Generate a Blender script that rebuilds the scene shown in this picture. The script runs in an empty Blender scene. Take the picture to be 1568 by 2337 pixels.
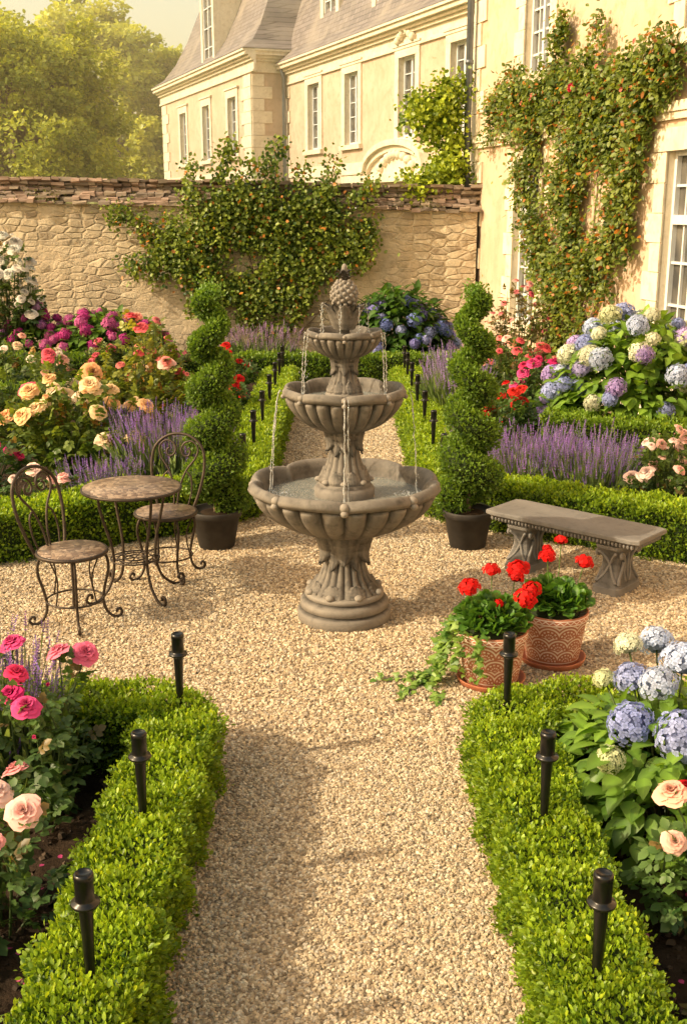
import bpy, math, random
import numpy as np
from mathutils import Vector
rng=np.random.default_rng(7); random.seed(7)
scene=bpy.context.scene
PI=math.pi
# ------------------------------------------------------------------ mesh helpers
class T:
    def __init__(s,V,F,K=None):
        s.V=np.asarray(V,float); s.L=np.array([i for f in F for i in f],dtype=np.int64); s.S=np.array([len(f) for f in F],dtype=np.int64)
        s.K=np.ones(len(s.V)) if K is None else np.asarray(K,float)
class MB:
    def __init__(s): s.V=[];s.L=[];s.S=[];s.M=[];s.C=[];s.SM=[];s.n=0
    def add(s,V,F,mat=0,col=(1,1,1),smooth=True):
        V=np.asarray(V,float).reshape(-1,3)
        if isinstance(F,np.ndarray): L=F.ravel().astype(np.int64); S=np.full(len(F),F.shape[1],dtype=np.int64)
        else: L=np.array([i for f in F for i in f],dtype=np.int64); S=np.array([len(f) for f in F],dtype=np.int64)
        c=np.asarray(col,float)
        if c.ndim==1: c=np.tile(c,(len(V),1))
        s.V.append(V); s.L.append(L+s.n); s.S.append(S); s.M.append(np.full(len(S),mat)); s.SM.append(np.full(len(S),smooth)); s.C.append(c); s.n+=len(V)
    def inst(s,t,M,P,mat=0,col=(1,1,1),smooth=True):
        N=len(P); k=len(t.V)
        if N==0: return
        V=np.einsum('nij,kj->nki',M,t.V)+P[:,None,:]
        L=(t.L[None,:]+(np.arange(N)*k)[:,None]).ravel()+s.n
        c=np.asarray(col,float)
        if c.ndim==1: c=np.tile(c,(N,1))
        C=c[:,None,:]*t.K[None,:,None]
        S=np.tile(t.S,N)
        s.V.append(V.reshape(-1,3)); s.L.append(L); s.S.append(S); s.M.append(np.full(len(S),mat)); s.SM.append(np.full(len(S),smooth)); s.C.append(C.reshape(-1,3)); s.n+=N*k
    def build(s,name,mats,loc=(0,0,0),parent=None,rot=0):
        V=np.concatenate(s.V);L=np.concatenate(s.L);S=np.concatenate(s.S);M=np.concatenate(s.M);C=np.concatenate(s.C);SM=np.concatenate(s.SM)
        me=bpy.data.meshes.new(name)
        me.vertices.add(len(V)); me.vertices.foreach_set('co',V.ravel().astype(np.float32))
        me.loops.add(len(L)); me.loops.foreach_set('vertex_index',L.astype(np.int32))
        me.polygons.add(len(S)); st=np.concatenate([[0],np.cumsum(S)[:-1]])
        me.polygons.foreach_set('loop_start',st.astype(np.int32))
        me.polygons.foreach_set('material_index',M.astype(np.int32)); me.polygons.foreach_set('use_smooth',SM.astype(bool))
        a=me.color_attributes.new('Col','FLOAT_COLOR','POINT')
        a.data.foreach_set('color',np.concatenate([C,np.ones((len(C),1))],axis=1).ravel().astype(np.float32))
        me.update(calc_edges=True); me.validate()
        for m in mats: me.materials.append(m)
        o=bpy.data.objects.new(name,me); scene.collection.objects.link(o)
        o.location=loc; o.rotation_euler=(0,0,rot)
        if parent: o.parent=parent
        return o
def empty(name,loc=(0,0,0),rot=0):
    e=bpy.data.objects.new(name,None); scene.collection.objects.link(e); e.location=loc; e.rotation_euler=(0,0,rot); e.empty_display_size=.3
    return e
def nrm(a): return a/np.maximum(np.linalg.norm(a,axis=-1,keepdims=True),1e-9)
def basis(Y,Z,sc,wx=1.0):
    Y=nrm(Y); X=nrm(np.cross(Y,Z)+1e-6); Zz=np.cross(X,Y)
    sc=np.broadcast_to(np.asarray(sc,float),(len(Y),))[:,None]; wx=np.broadcast_to(np.asarray(wx,float),(len(Y),))[:,None]
    return np.stack([X*sc*wx,Y*sc,Zz*sc],axis=-1)
def zbasis(Z,sc):
    r=rng.normal(size=Z.shape); Z=nrm(Z); X=nrm(np.cross(r,Z)); Y=np.cross(Z,X)
    sc=np.broadcast_to(np.asarray(sc,float),(len(Z),))[:,None]
    return np.stack([X*sc,Y*sc,Z*sc],axis=-1)
def cat(pts,n=6,closed=False):
    P=[np.array(p,float) for p in pts]; out=[]; m=len(P)
    for i in range(m if closed else m-1):
        if closed: a,b,c,d=P[(i-1)%m],P[i],P[(i+1)%m],P[(i+2)%m]
        else: a=P[max(i-1,0)];b=P[i];c=P[i+1];d=P[min(i+2,m-1)]
        for j in range(n):
            t=j/n; out.append(.5*((2*b)+(c-a)*t+(2*a-5*b+4*c-d)*t*t+(3*b-a-3*c+d)*t**3))
    if not closed: out.append(P[-1])
    return np.array(out)
def tube(mb,pts,r,seg=6,mat=0,col=(1,1,1),closed=False,smooth=True):
    P=np.asarray(pts,float); n=len(P); r=np.broadcast_to(np.asarray(r,float),(n,))
    Tn=np.zeros_like(P)
    if closed: Tn=np.roll(P,-1,0)-np.roll(P,1,0)
    else: Tn[1:-1]=P[2:]-P[:-2]; Tn[0]=P[1]-P[0]; Tn[-1]=P[-1]-P[-2]
    Tn=nrm(Tn); u=np.cross(Tn[0],[0,0,1.]); 
    if np.linalg.norm(u)<.1: u=np.cross(Tn[0],[1.,0,0])
    u=u/np.linalg.norm(u); ang=np.linspace(0,2*PI,seg,endpoint=False); V=[]
    for i in range(n):
        u=u-Tn[i]*np.dot(u,Tn[i]); u=u/max(np.linalg.norm(u),1e-9); v=np.cross(Tn[i],u)
        V.append(P[i]+r[i]*(np.cos(ang)[:,None]*u+np.sin(ang)[:,None]*v))
    V=np.concatenate(V); F=[]
    for i in range(n if closed else n-1):
        a=i*seg;b=((i+1)%n)*seg
        for j in range(seg): F.append((a+j,a+(j+1)%seg,b+(j+1)%seg,b+j))
    if not closed: F.append(tuple(range(seg))[::-1]); F.append(tuple((n-1)*seg+j for j in range(seg)))
    mb.add(V,F,mat,col,smooth)
def lathe(mb,prof,seg=48,fn=None,mat=0,col=(1,1,1),smooth=True,c=(0,0,0),cap=True):
    pr=np.array(prof,float); th=np.linspace(0,2*PI,seg,endpoint=False)
    R=np.repeat(pr[:,0:1],seg,1); Z=np.repeat(pr[:,1:2],seg,1); TH=np.repeat(th[None],len(pr),0)
    if fn: R,Z=fn(R,Z,TH)
    V=np.stack([R*np.cos(TH)+c[0],R*np.sin(TH)+c[1],Z+c[2]],-1).reshape(-1,3); F=[]
    for i in range(len(pr)-1):
        for j in range(seg): F.append((i*seg+j,i*seg+(j+1)%seg,(i+1)*seg+(j+1)%seg,(i+1)*seg+j))
    if cap: F.append(tuple(range(seg))[::-1]); F.append(tuple((len(pr)-1)*seg+j for j in range(seg)))
    mb.add(V,F,mat,col,smooth)
BOXF=[(0,3,2,1),(4,5,6,7),(0,1,5,4),(1,2,6,5),(2,3,7,6),(3,0,4,7)]
def boxv(x0,x1,y0,y1,z0,z1): return np.array([(x0,y0,z0),(x1,y0,z0),(x1,y1,z0),(x0,y1,z0),(x0,y0,z1),(x1,y0,z1),(x1,y1,z1),(x0,y1,z1)],float)
def box(mb,x0,x1,y0,y1,z0,z1,mat=0,col=(1,1,1)): mb.add(boxv(x0,x1,y0,y1,z0,z1),BOXF,mat,col,False)
def grid(mb,P,nu,nv,mat=0,col=(1,1,1),smooth=True):
    F=[(i*nv+j,i*nv+j+1,(i+1)*nv+j+1,(i+1)*nv+j) for i in range(nu-1) for j in range(nv-1)]
    mb.add(P,F,mat,col,smooth)
def ellipsoid(mb,c,r,seg=10,rings=7,mat=0,col=(1,1,1)):
    V=[];F=[]
    for i in range(rings+1):
        p=PI*i/rings
        for j in range(seg):
            t=2*PI*j/seg; V.append((c[0]+r[0]*math.sin(p)*math.cos(t),c[1]+r[1]*math.sin(p)*math.sin(t),c[2]+r[2]*math.cos(p)))
    for i in range(rings):
        for j in range(seg): F.append((i*seg+j,(i+1)*seg+j,(i+1)*seg+(j+1)%seg,i*seg+(j+1)%seg))
    mb.add(V,F,mat,col,True)
# ------------------------------------------------------------------ materials
def newmat(name):
    m=bpy.data.materials.new(name); m.use_nodes=True; nt=m.node_tree; nt.nodes.clear()
    out=nt.nodes.new('ShaderNodeOutputMaterial'); return m,nt,out
def N(nt,t,**kw):
    n=nt.nodes.new(t)
    for k,v in kw.items(): setattr(n,k,v)
    return n
def setin(nt,sock,v):
    if hasattr(v,'links'): nt.links.new(v,sock)
    else: sock.default_value=v
def mth(nt,op,a,b=None,c=None):
    n=N(nt,'ShaderNodeMath',operation=op)
    for i,v in enumerate((a,b,c)):
        if v is not None: setin(nt,n.inputs[i],v)
    return n.outputs[0]
def mixc(nt,f,a,b,bt='MIX'):
    n=N(nt,'ShaderNodeMix',data_type='RGBA',blend_type=bt)
    setin(nt,n.inputs[0],f)
    for i,v in ((6,a),(7,b)):
        if hasattr(v,'links'): nt.links.new(v,n.inputs[i])
        else: n.inputs[i].default_value=(v[0],v[1],v[2],1)
    return n.outputs[2]
def noise(nt,vec,scale,detail=4,rough=.6):
    n=N(nt,'ShaderNodeTexNoise'); n.inputs['Scale'].default_value=scale; n.inputs['Detail'].default_value=detail; n.inputs['Roughness'].default_value=rough
    nt.links.new(vec,n.inputs['Vector']); return n.outputs['Fac']
def ramp(nt,f,a,b):
    n=N(nt,'ShaderNodeMapRange'); setin(nt,n.inputs[0],f); n.inputs[1].default_value=a; n.inputs[2].default_value=b; return n.outputs[0]
def bump(nt,h,strength,dist,prev=None):
    n=N(nt,'ShaderNodeBump'); n.inputs['Strength'].default_value=strength; n.inputs['Distance'].default_value=dist
    nt.links.new(h,n.inputs['Height'])
    if prev is not None: nt.links.new(prev,n.inputs['Normal'])
    return n.outputs['Normal']
def ocoord(nt): return N(nt,'ShaderNodeTexCoord').outputs['Object']
def princ(nt,out,col,rough=.7,metal=0,nor=None,spec=.4,**kw):
    p=N(nt,'ShaderNodeBsdfPrincipled')
    if hasattr(col,'links'): nt.links.new(col,p.inputs['Base Color'])
    else: p.inputs['Base Color'].default_value=(*col,1)
    setin(nt,p.inputs['Roughness'],rough); p.inputs['Metallic'].default_value=metal; p.inputs['Specular IOR Level'].default_value=spec
    if nor is not None: nt.links.new(nor,p.inputs['Normal'])
    for k,v in kw.items(): p.inputs[k].default_value=v
    nt.links.new(p.outputs[0],out.inputs[0]); return p
def mnoise(name,c1,c2,scale=3,rough=.8,fine=60,bs=.4,bd=.01,metal=0,spec=.3,lo=.35,hi=.65,c3=None,s3=20,crease_shade=0,drip=None):
    m,nt,out=newmat(name); v=ocoord(nt)
    c=mixc(nt,ramp(nt,noise(nt,v,scale,6),lo,hi),c1,c2)
    if c3: c=mixc(nt,ramp(nt,noise(nt,v,s3,5),.5,.7),c,c3)
    if drip:
        mp=N(nt,'ShaderNodeMapping'); mp.inputs['Scale'].default_value=(1,1,.18); nt.links.new(v,mp.inputs[0])
        c=mixc(nt,mth(nt,'MULTIPLY',ramp(nt,noise(nt,mp.outputs[0],drip[1],6,.7),.52,.72),.7),c,drip[0])
    if crease_shade:  # paints AO-like shade into the crevices and lightens the edges, by pointiness
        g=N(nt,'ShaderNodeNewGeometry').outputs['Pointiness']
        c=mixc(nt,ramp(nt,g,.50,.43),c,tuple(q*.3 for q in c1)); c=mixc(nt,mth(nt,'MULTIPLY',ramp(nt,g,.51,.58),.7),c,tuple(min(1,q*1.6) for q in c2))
    nb=bump(nt,noise(nt,v,fine,6,.7),bs,bd)
    princ(nt,out,c,rough,metal,nb,spec); return m
def leafmat(name,tr=.35,rough=.45,spec=.35,sat=1.0):
    m,nt,out=newmat(name)
    a=N(nt,'ShaderNodeAttribute',attribute_name='Col')
    p=N(nt,'ShaderNodeBsdfPrincipled'); nt.links.new(a.outputs['Color'],p.inputs['Base Color']); p.inputs['Roughness'].default_value=rough; p.inputs['Specular IOR Level'].default_value=spec
    t=N(nt,'ShaderNodeBsdfTranslucent'); tc=mixc(nt,1.0,a.outputs['Color'],(1.65,1.5,.65) if sat==1.0 else (1.25,1.25,1.25),'MULTIPLY'); nt.links.new(tc,t.inputs[0])
    x=N(nt,'ShaderNodeMixShader'); x.inputs[0].default_value=tr; nt.links.new(p.outputs[0],x.inputs[1]); nt.links.new(t.outputs[0],x.inputs[2]); nt.links.new(x.outputs[0],out.inputs[0]); return m
LEAF=leafmat('leaf',.38,.42,.4); PETAL=leafmat('petal',.3,.6,.2,sat=0)
BARK=mnoise('bark',(.13,.095,.065),(.24,.18,.12),8,.9,40,.6,.01)
COLM,_nt,_o=newmat('tinted'); _a=N(_nt,'ShaderNodeAttribute',attribute_name='Col'); _v=ocoord(_nt)
princ(_nt,_o,_a.outputs['Color'],.85,0,bump(_nt,noise(_nt,_v,150,3),.4,.003),.3)
STONE=mnoise('fountain_stone',(.098,.087,.076),(.185,.166,.144),6,.68,110,.7,.004,c3=(.058,.052,.046),s3=17,spec=.4,crease_shade=1,drip=((.045,.042,.038),9))
BENCHST=mnoise('bench_stone',(.095,.090,.087),(.150,.140,.131),6,.8,90,.6,.005,c3=(.07,.066,.063),s3=22,crease_shade=1)
IRON=mnoise('wrought_iron',(.040,.030,.024),(.075,.057,.044),30,.5,120,.4,.002,metal=.5)
BLACKP=mnoise('black_metal',(.004,.004,.005),(.008,.008,.008),30,.28,200,.1,.001,spec=.45)
POTM=mnoise('dark_pot',(.024,.021,.020),(.04,.036,.033),12,.6,120,.25,.002)
PLASTER=mnoise('plaster',(.55,.40,.285),(.63,.48,.36),1.4,.95,25,.35,.012,c3=(.49,.345,.24),s3=5,drip=((.47,.36,.26),2.5))
TRIM=mnoise('limestone',(.70,.61,.46),(.78,.70,.56),2.5,.9,30,.3,.008,c3=(.60,.51,.37),s3=9,drip=((.53,.46,.34),3))
WHITE=mnoise('window_paint',(.58,.60,.62),(.66,.68,.69),9,.5,60,.1,.001)
ZINC=mnoise('zinc',(.13,.15,.175),(.18,.20,.23),6,.45,40,.1,.001,metal=.6)
GLASSM,_nt,_o=newmat('window_glass'); _v=ocoord(_nt)
princ(_nt,_o,mixc(_nt,ramp(_nt,noise(_nt,_v,2.0,2),.4,.6),(.05,.05,.05),(.15,.14,.12)),.08,0,bump(_nt,noise(_nt,_v,1.5,1),.15,.02),.8)
def slate():
    m,nt,out=newmat('slate'); v=ocoord(nt); s=N(nt,'ShaderNodeSeparateXYZ'); nt.links.new(v,s.inputs[0])
    c=N(nt,'ShaderNodeCombineXYZ'); nt.links.new(mth(nt,'SUBTRACT',mth(nt,'MULTIPLY',s.outputs[0],.6),s.outputs[1]),c.inputs[0]); nt.links.new(s.outputs[2],c.inputs[1])
    b=N(nt,'ShaderNodeTexBrick'); nt.links.new(c.outputs[0],b.inputs[0]); b.inputs['Scale'].default_value=1; b.inputs['Brick Width'].default_value=.28; b.inputs['Row Height'].default_value=.17
    b.inputs['Mortar Size'].default_value=.014; b.inputs['Color1'].default_value=(.16,.14,.135,1); b.inputs['Color2'].default_value=(.26,.225,.215,1); b.inputs['Mortar'].default_value=(.07,.06,.06,1); b.inputs['Bias'].default_value=0
    cc=mixc(nt,ramp(nt,noise(nt,v,.8,6),.45,.7),b.outputs['Color'],(.30,.26,.22))
    princ(nt,out,cc,.55,0,bump(nt,b.outputs['Fac'],-.5,.02),.4); return m
SLATE=slate()
def rubble():
    m,nt,out=newmat('rubble_stone'); v=ocoord(nt)
    nz=N(nt,'ShaderNodeTexNoise'); nz.inputs['Scale'].default_value=3.5; nz.inputs['Detail'].default_value=5; nt.links.new(v,nz.inputs['Vector'])
    va=N(nt,'ShaderNodeVectorMath',operation='MULTIPLY_ADD'); nt.links.new(nz.outputs['Color'],va.inputs[0]); va.inputs[1].default_value=(.17,.17,.08); nt.links.new(v,va.inputs[2])
    mp=N(nt,'ShaderNodeMapping'); mp.inputs['Scale'].default_value=(4.0,4.0,9.5); nt.links.new(va.outputs[0],mp.inputs[0])
    e=N(nt,'ShaderNodeTexVoronoi',feature='DISTANCE_TO_EDGE'); e.inputs['Scale'].default_value=1; e.inputs['Randomness'].default_value=.7; nt.links.new(mp.outputs[0],e.inputs['Vector'])
    f=N(nt,'ShaderNodeTexVoronoi',feature='F1'); f.inputs['Scale'].default_value=1; f.inputs['Randomness'].default_value=.7; nt.links.new(mp.outputs[0],f.inputs['Vector'])
    s=N(nt,'ShaderNodeSeparateColor'); nt.links.new(f.outputs['Color'],s.inputs[0])
    c=mixc(nt,s.outputs[0],(.47,.375,.25),(.70,.59,.42)); c=mixc(nt,ramp(nt,s.outputs[1],.72,.95),c,(.34,.27,.19))
    edge=ramp(nt,e.outputs[0],.01,.14)
    plaster=ramp(nt,noise(nt,v,.75,7,.7),.46,.56)
    c=mixc(nt,edge,(.52,.43,.30),c)
    c=mixc(nt,mth(nt,'MULTIPLY',plaster,.85),c,(.62,.505,.355))
    c=mixc(nt,mth(nt,'MULTIPLY',ramp(nt,noise(nt,v,1.3,9,.78),.52,.68),.7),c,(.32,.26,.185))
    c=mixc(nt,mth(nt,'MULTIPLY',ramp(nt,noise(nt,v,9,8,.75),.5,.72),.7),c,(.40,.32,.225))
    c=mixc(nt,mth(nt,'MULTIPLY',ramp(nt,noise(nt,v,3.1,8,.75),.54,.68),.6),c,(.76,.66,.50))
    h=mth(nt,'MULTIPLY',edge,mth(nt,'SUBTRACT',1.0,mth(nt,'MULTIPLY',plaster,.8)))
    h=mth(nt,'ADD',h,mth(nt,'MULTIPLY',noise(nt,v,13,8,.75),1.3))
    princ(nt,out,c,.95,0,bump(nt,h,.8,.03),.15); return m
RUBBLE=rubble()
def gravel():
    m,nt,out=newmat('gravel'); v=ocoord(nt)
    f=N(nt,'ShaderNodeTexVoronoi',feature='F1'); f.inputs['Scale'].default_value=85; nt.links.new(v,f.inputs['Vector'])
    s=N(nt,'ShaderNodeSeparateColor'); nt.links.new(f.outputs['Color'],s.inputs[0])
    c=mixc(nt,s.outputs[0],(.30,.225,.14),(.54,.43,.285)); c=mixc(nt,ramp(nt,s.outputs[1],.8,.95),c,(.19,.15,.10))
    c=mixc(nt,ramp(nt,noise(nt,v,1.3,4),.4,.7),c,(.37,.285,.18))
    princ(nt,out,c,.95,0,bump(nt,f.outputs['Distance'],-1,.012),.15); return m
GRAVEL=gravel()
SOIL=mnoise('soil',(.030,.020,.014),(.065,.044,.030),7,1,55,1,.03,spec=.1)
GRASS=mnoise('grass',(.05,.09,.02),(.09,.13,.03),2,.9,40,.8,.03,spec=.1)
# ------------------------------------------------------------------ templates
LT=T([(0,0,0),(.30,.3,.07),(.33,.65,.06),(0,1,-.04),(-.33,.65,.06),(-.30,.3,.07)],[(0,1,2,3),(3,4,5,0)],[.8,1,1,1.1,1,1])
BLT=T([(0,0,0),(0,.35,-.05),(0,.72,-.09),(0,1.08,-.26),(.24,.2,.06),(.33,.48,.05),(.20,.82,-.07),(-.24,.2,.06),(-.33,.48,.05),(-.20,.82,-.07)],
      [(0,4,5,1),(1,5,6,2),(2,6,3),(0,1,8,7),(1,2,9,8),(2,3,9)],[1.45,1.45,1.3,1,.85,.85,.95,.85,.85,.95])
def compound():
    V=[];F=[];K=[]
    def leaf(o,ang,sc,dz):
        n=len(V); ca,sa=math.cos(ang),math.sin(ang)
        for (x,y,z),k in zip(LT.V,LT.K):
            x*=1.15; x2=x*ca-y*sa;y2=x*sa+y*ca; V.append((o[0]+x2*sc,o[1]+y2*sc,o[2]+z*sc+dz*y*sc)); K.append(k)
        F.append((n,n+1,n+2,n+3));F.append((n+3,n+4,n+5,n))
    leaf((0,.58,0),0,.5,-.25)
    for y,s in((.52,.40),(.22,.34)):
        leaf((0,y,0),-1.1,s,-.3); leaf((0,y,0),1.1,s,-.3)
    n=len(V); V+= [(-.012,0,0),(.012,0,0),(.008,.62,0),(-.008,.62,0)]; K+=[.9]*4; F.append((n,n+1,n+2,n+3))
    return T(V,F,K)
CLT=compound()
def rose_t(layers,seed=0):
    r=random.Random(seed); V=[];F=[];K=[]
    for li,(n,R,H,droop,k) in enumerate(layers):
        off=r.random()*6
        for p in range(n):
            th0=off+2*PI*p/n+r.uniform(-.2,.2); hw=PI/n*1.4; b=len(V); NU,NV=5,5
            rr=R*r.uniform(.85,1.12); hh=H*r.uniform(.9,1.1)
            for i in range(NU):
                t=i/(NU-1)
                for j in range(NV):
                    s=-1+2*j/(NV-1); w=math.sin(min(t*1.25+.12,1.25)*PI/2.5)**.7
                    tt=t*(1-.13*s*s)
                    rad=.03+rr*(tt**.85)*(1+.05*math.sin(s*5+p)) - .05*s*s*t
                    z=hh*(1-(1-tt)**2.2)-droop*tt**3 + .07*abs(s)**2*t+ (.04*math.sin(7*s+p*2) if i==NU-1 else 0)
                    a=th0+s*hw*w; V.append((rad*math.cos(a),rad*math.sin(a),z)); K.append(k*(.62+.38*t))
            for i in range(NU-1):
                for j in range(NV-1): q=b+i*NV+j; F.append((q,q+1,q+NV+1,q+NV))
    return T(V,F,K)
ROSE=[rose_t([(3,.14,.62,0,.68),(4,.28,.62,.02,.78),(5,.45,.58,.05,.9),(6,.68,.52,.12,1),(6,.9,.42,.22,1.05),(6,1.02,.25,.28,1.1)],i) for i in range(4)]
BUD=rose_t([(3,.2,.95,0,.9),(4,.32,.9,.0,1)],9)
def head_t(n,fs,npet,seed,low=-.55,pts=None):
    r=np.random.default_rng(seed); V=[];F=[];K=[]
    g=PI*(3-math.sqrt(5))
    for i in range(n):
        z=1-(1-low)*(i+.5)/n; rad=math.sqrt(max(0,1-z*z)); a=i*g+r.uniform(-.15,.15)
        c=np.array((rad*math.cos(a),rad*math.sin(a),z*.85)); nn=nrm(c+r.normal(0,.2,3)); c=c*r.uniform(.88,1.1)
        x=nrm(np.cross(nn,r.normal(size=3))); y=np.cross(nn,x); k=r.uniform(.72,1.18)
        for p in range(npet):
            t=2*PI*p/npet; d=x*math.cos(t)+y*math.sin(t); e=-x*math.sin(t)+y*math.cos(t); b=len(V)
            w=fs*(.5 if npet==4 else .42)
            V+= [tuple(c),tuple(c+d*fs*.6+e*w+nn*.05),tuple(c+d*fs*1.0+nn*.0),tuple(c+d*fs*.6-e*w+nn*.05)]; K+=[k*.65,k,k*1.1,k]; F.append((b,b+1,b+2,b+3))
    b=len(V)
    for i in range(5):
        for j in range(8):
            p=PI*.85*i/4; t=2*PI*j/8; V.append((.78*math.sin(p)*math.cos(t),.78*math.sin(p)*math.sin(t),.66*math.cos(p))); K.append(.4)
    for i in range(4):
        for j in range(8): F.append((b+i*8+j,b+(i+1)*8+j,b+(i+1)*8+(j+1)%8,b+i*8+(j+1)%8))
    return T(V,F,K)
HYD=[head_t(130,.18,4,s) for s in (1,2)]
HYDS=head_t(60,.28,4,5)
GER=head_t(30,.36,5,3,-.2)
def spike_t():
    V=[];F=[];K=[];r=random.Random(4)
    for i in range(7):
        z=.0+i*.15+ (0 if i else -.14); w=.075*(1-.09*i)
        for p in range(4):
            a=p*PI/2+i*.7; b=len(V); ca,sa=math.cos(a),math.sin(a)
            V+=[(0,0,z-.03),(ca*w-sa*w*.7,sa*w+ca*w*.7,z+.05),(ca*w*1.4,sa*w*1.4,z+.11),(ca*w+sa*w*.7,sa*w-ca*w*.7,z+.05)]; k=r.uniform(.7,1.25); K+=[k*.7,k,k,k]; F.append((b,b+1,b+2,b+3))
    return T(V,F,K)
SPIKE=spike_t()
def round_t():
    V=[(0,0.05,-.10)];F=[];K=[.75]
    for j in range(12):
        a=2*PI*j/12; r=.48*(1 if j else .45)*(1+.08*(j%2)); V.append((r*math.sin(a),-r*math.cos(a)+.3,.07*math.cos(a*2.5)+.05)); K.append(1.1)
    for j in range(12): F.append((0,1+j,1+(j+1)%12))
    return T(V,F,K)
ROUND=round_t()
def ivy_t():
    pts=[(0,0),(.32,-.12),(.5,.25),(.28,.42),(.2,.62),(0,1),(-.2,.62),(-.28,.42),(-.5,.25),(-.32,-.12)]
    V=[(0,.35,.05)]+[(x,y,-.06*abs(x)*2) for x,y in pts]; F=[(0,1+j,1+(j+1)%10) for j in range(10)]
    return T(V,F,[1.4]+[1]*10)
IVY=ivy_t()
def pebble_t(seed):
    r=np.random.default_rng(seed); n=5; V=[];F=[]
    for j in range(n): a=2*PI*j/n+r.uniform(-.3,.3); q=r.uniform(.85,1.15); V.append((math.cos(a)*q*.5,math.sin(a)*q*.5,-.1))
    for j in range(n): a=2*PI*j/n+r.uniform(-.3,.3); q=r.uniform(.55,.85); V.append((math.cos(a)*q*.5,math.sin(a)*q*.5,.33+r.uniform(-.12,.1)))
    for j in range(n): F.append((j,(j+1)%n,n+(j+1)%n,n+j))
    F.append(tuple(range(n,2*n))); return T(V,F)
PEB=[pebble_t(i) for i in range(8)]
def clump(P,s):
    x,y,z=P[:,0]*s,P[:,1]*s,P[:,2]*s
    return .5+.25*(np.sin(x*1.7+y*2.3+1)+np.sin(y*1.3-z*2.1+x*.7+2)*.6+np.sin(z*3.1+x*2.9)*.4)
def lcol(c1,c2,f): c1=np.array(c1);c2=np.array(c2); f=np.clip(f,0,1)[:,None]; return c1*(1-f)+c2*f
def rdir(n): return nrm(rng.normal(size=(n,3)))
# ------------------------------------------------------------------ world, sun, camera
L=Vector((.955,.295,0)).normalized(); EL=math.radians(35)
ldir=Vector((L.x*math.cos(EL),L.y*math.cos(EL),-math.sin(EL)))
sun=bpy.data.lights.new('sun','SUN'); sun.energy=5.0; sun.angle=math.radians(.6); sun.color=(1,.84,.57)
so=bpy.data.objects.new('sun',sun); scene.collection.objects.link(so); so.rotation_euler=ldir.to_track_quat('-Z','Y').to_euler(); so.location=(-10,-3,12)
w=bpy.data.worlds.new("World"); scene.world=w; w.use_nodes=True; nt=w.node_tree; nt.nodes.clear()
sk=nt.nodes.new('ShaderNodeTexSky'); sk.sky_type='NISHITA'; sk.sun_disc=False; sk.sun_elevation=EL; sk.sun_rotation=math.atan2(-L.x,-L.y)%(2*PI); sk.air_density=1.6; sk.dust_density=3.5; sk.ozone_density=.5
bg=nt.nodes.new('ShaderNodeBackground'); bg.inputs[1].default_value=.15; wo=nt.nodes.new('ShaderNodeOutputWorld')
nt.links.new(mixc(nt,1.0,sk.outputs[0],(2.15,1.72,1.18),'MULTIPLY'),bg.inputs[0]); nt.links.new(bg.outputs[0],wo.inputs[0])
cam=bpy.data.cameras.new('camera'); co=bpy.data.objects.new('camera',cam); scene.collection.objects.link(co); scene.camera=co
cam.sensor_fit='VERTICAL'; cam.sensor_height=24; cam.sensor_width=24; cam.lens=25.67; cam.clip_end=2000; cam.clip_start=.05
co.location=(0,0,2.4); co.rotation_euler=(math.radians(90-15.4),0,0)
scene.view_settings.view_transform='Standard'; scene.view_settings.look='None'; scene.view_settings.exposure=0
mz,nt,out=newmat('haze'); vs_=N(nt,'ShaderNodeVolumeScatter'); vs_.inputs['Color'].default_value=(1,.84,.50,1); vs_.inputs['Density'].default_value=.0075; vs_.inputs['Anisotropy'].default_value=.2; nt.links.new(vs_.outputs[0],out.inputs['Volume'])
mb=MB(); box(mb,-60,30,20,100,.5,17); mb.build('haze',[mz])
# ------------------------------------------------------------------ ground
mb=MB(); mb.add([(-600,-600,0),(600,-600,0),(600,600,0),(-600,600,0)],[(0,1,2,3)]); mb.build('ground',[GRASS])
mb=MB(); mb.add([(-13,-6,.004),(6.2,-6,.004),(6.2,18.02,.004),(-13,18.02,.004)],[(0,1,2,3)])
def pebbles(x0,x1,y0,y1,dens,size,ymaxf=None):
    n=int((x1-x0)*(y1-y0)*dens); P=np.stack([rng.uniform(x0,x1,n),rng.uniform(y0,y1,n),np.full(n,.005)],-1)
    if ymaxf is not None: P=P[ymaxf(P)]
    n=len(P); pal=np.array([(.48,.375,.25),(.58,.475,.33),(.39,.30,.195),(.65,.56,.42),(.29,.22,.145),(.53,.41,.265),(.43,.37,.29),(.23,.18,.125)])
    for k in range(8):
        q=P[k::8]; m=len(q)
        if m==0: continue
        z=rng.normal(size=(m,3))*.3+np.array([0,0,1]); s=size*rng.uniform(.6,1.45,m); B=zbasis(z,s); B[:,:,0]*=rng.uniform(1,1.8,(m,1)); B[:,:,2]*=rng.uniform(.8,1.3,(m,1))
        c=pal[rng.integers(0,8,m)]*rng.uniform(.8,1.15,(m,1)); mb.inst(PEB[k],B,q,1,c,False)
pebbles(-.72,.72,1.9,4.6,13500,.0122)
pebbles(-2.7,2.7,4.6,8.6,6300,.0155,lambda P:P[:,1]<8.75-.62*np.maximum(0,np.abs(P[:,0])-.8))
pebbles(-.72,.72,8.6,14.9,4000,.019)
mb.build('gravel',[GRAVEL,COLM])
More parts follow.
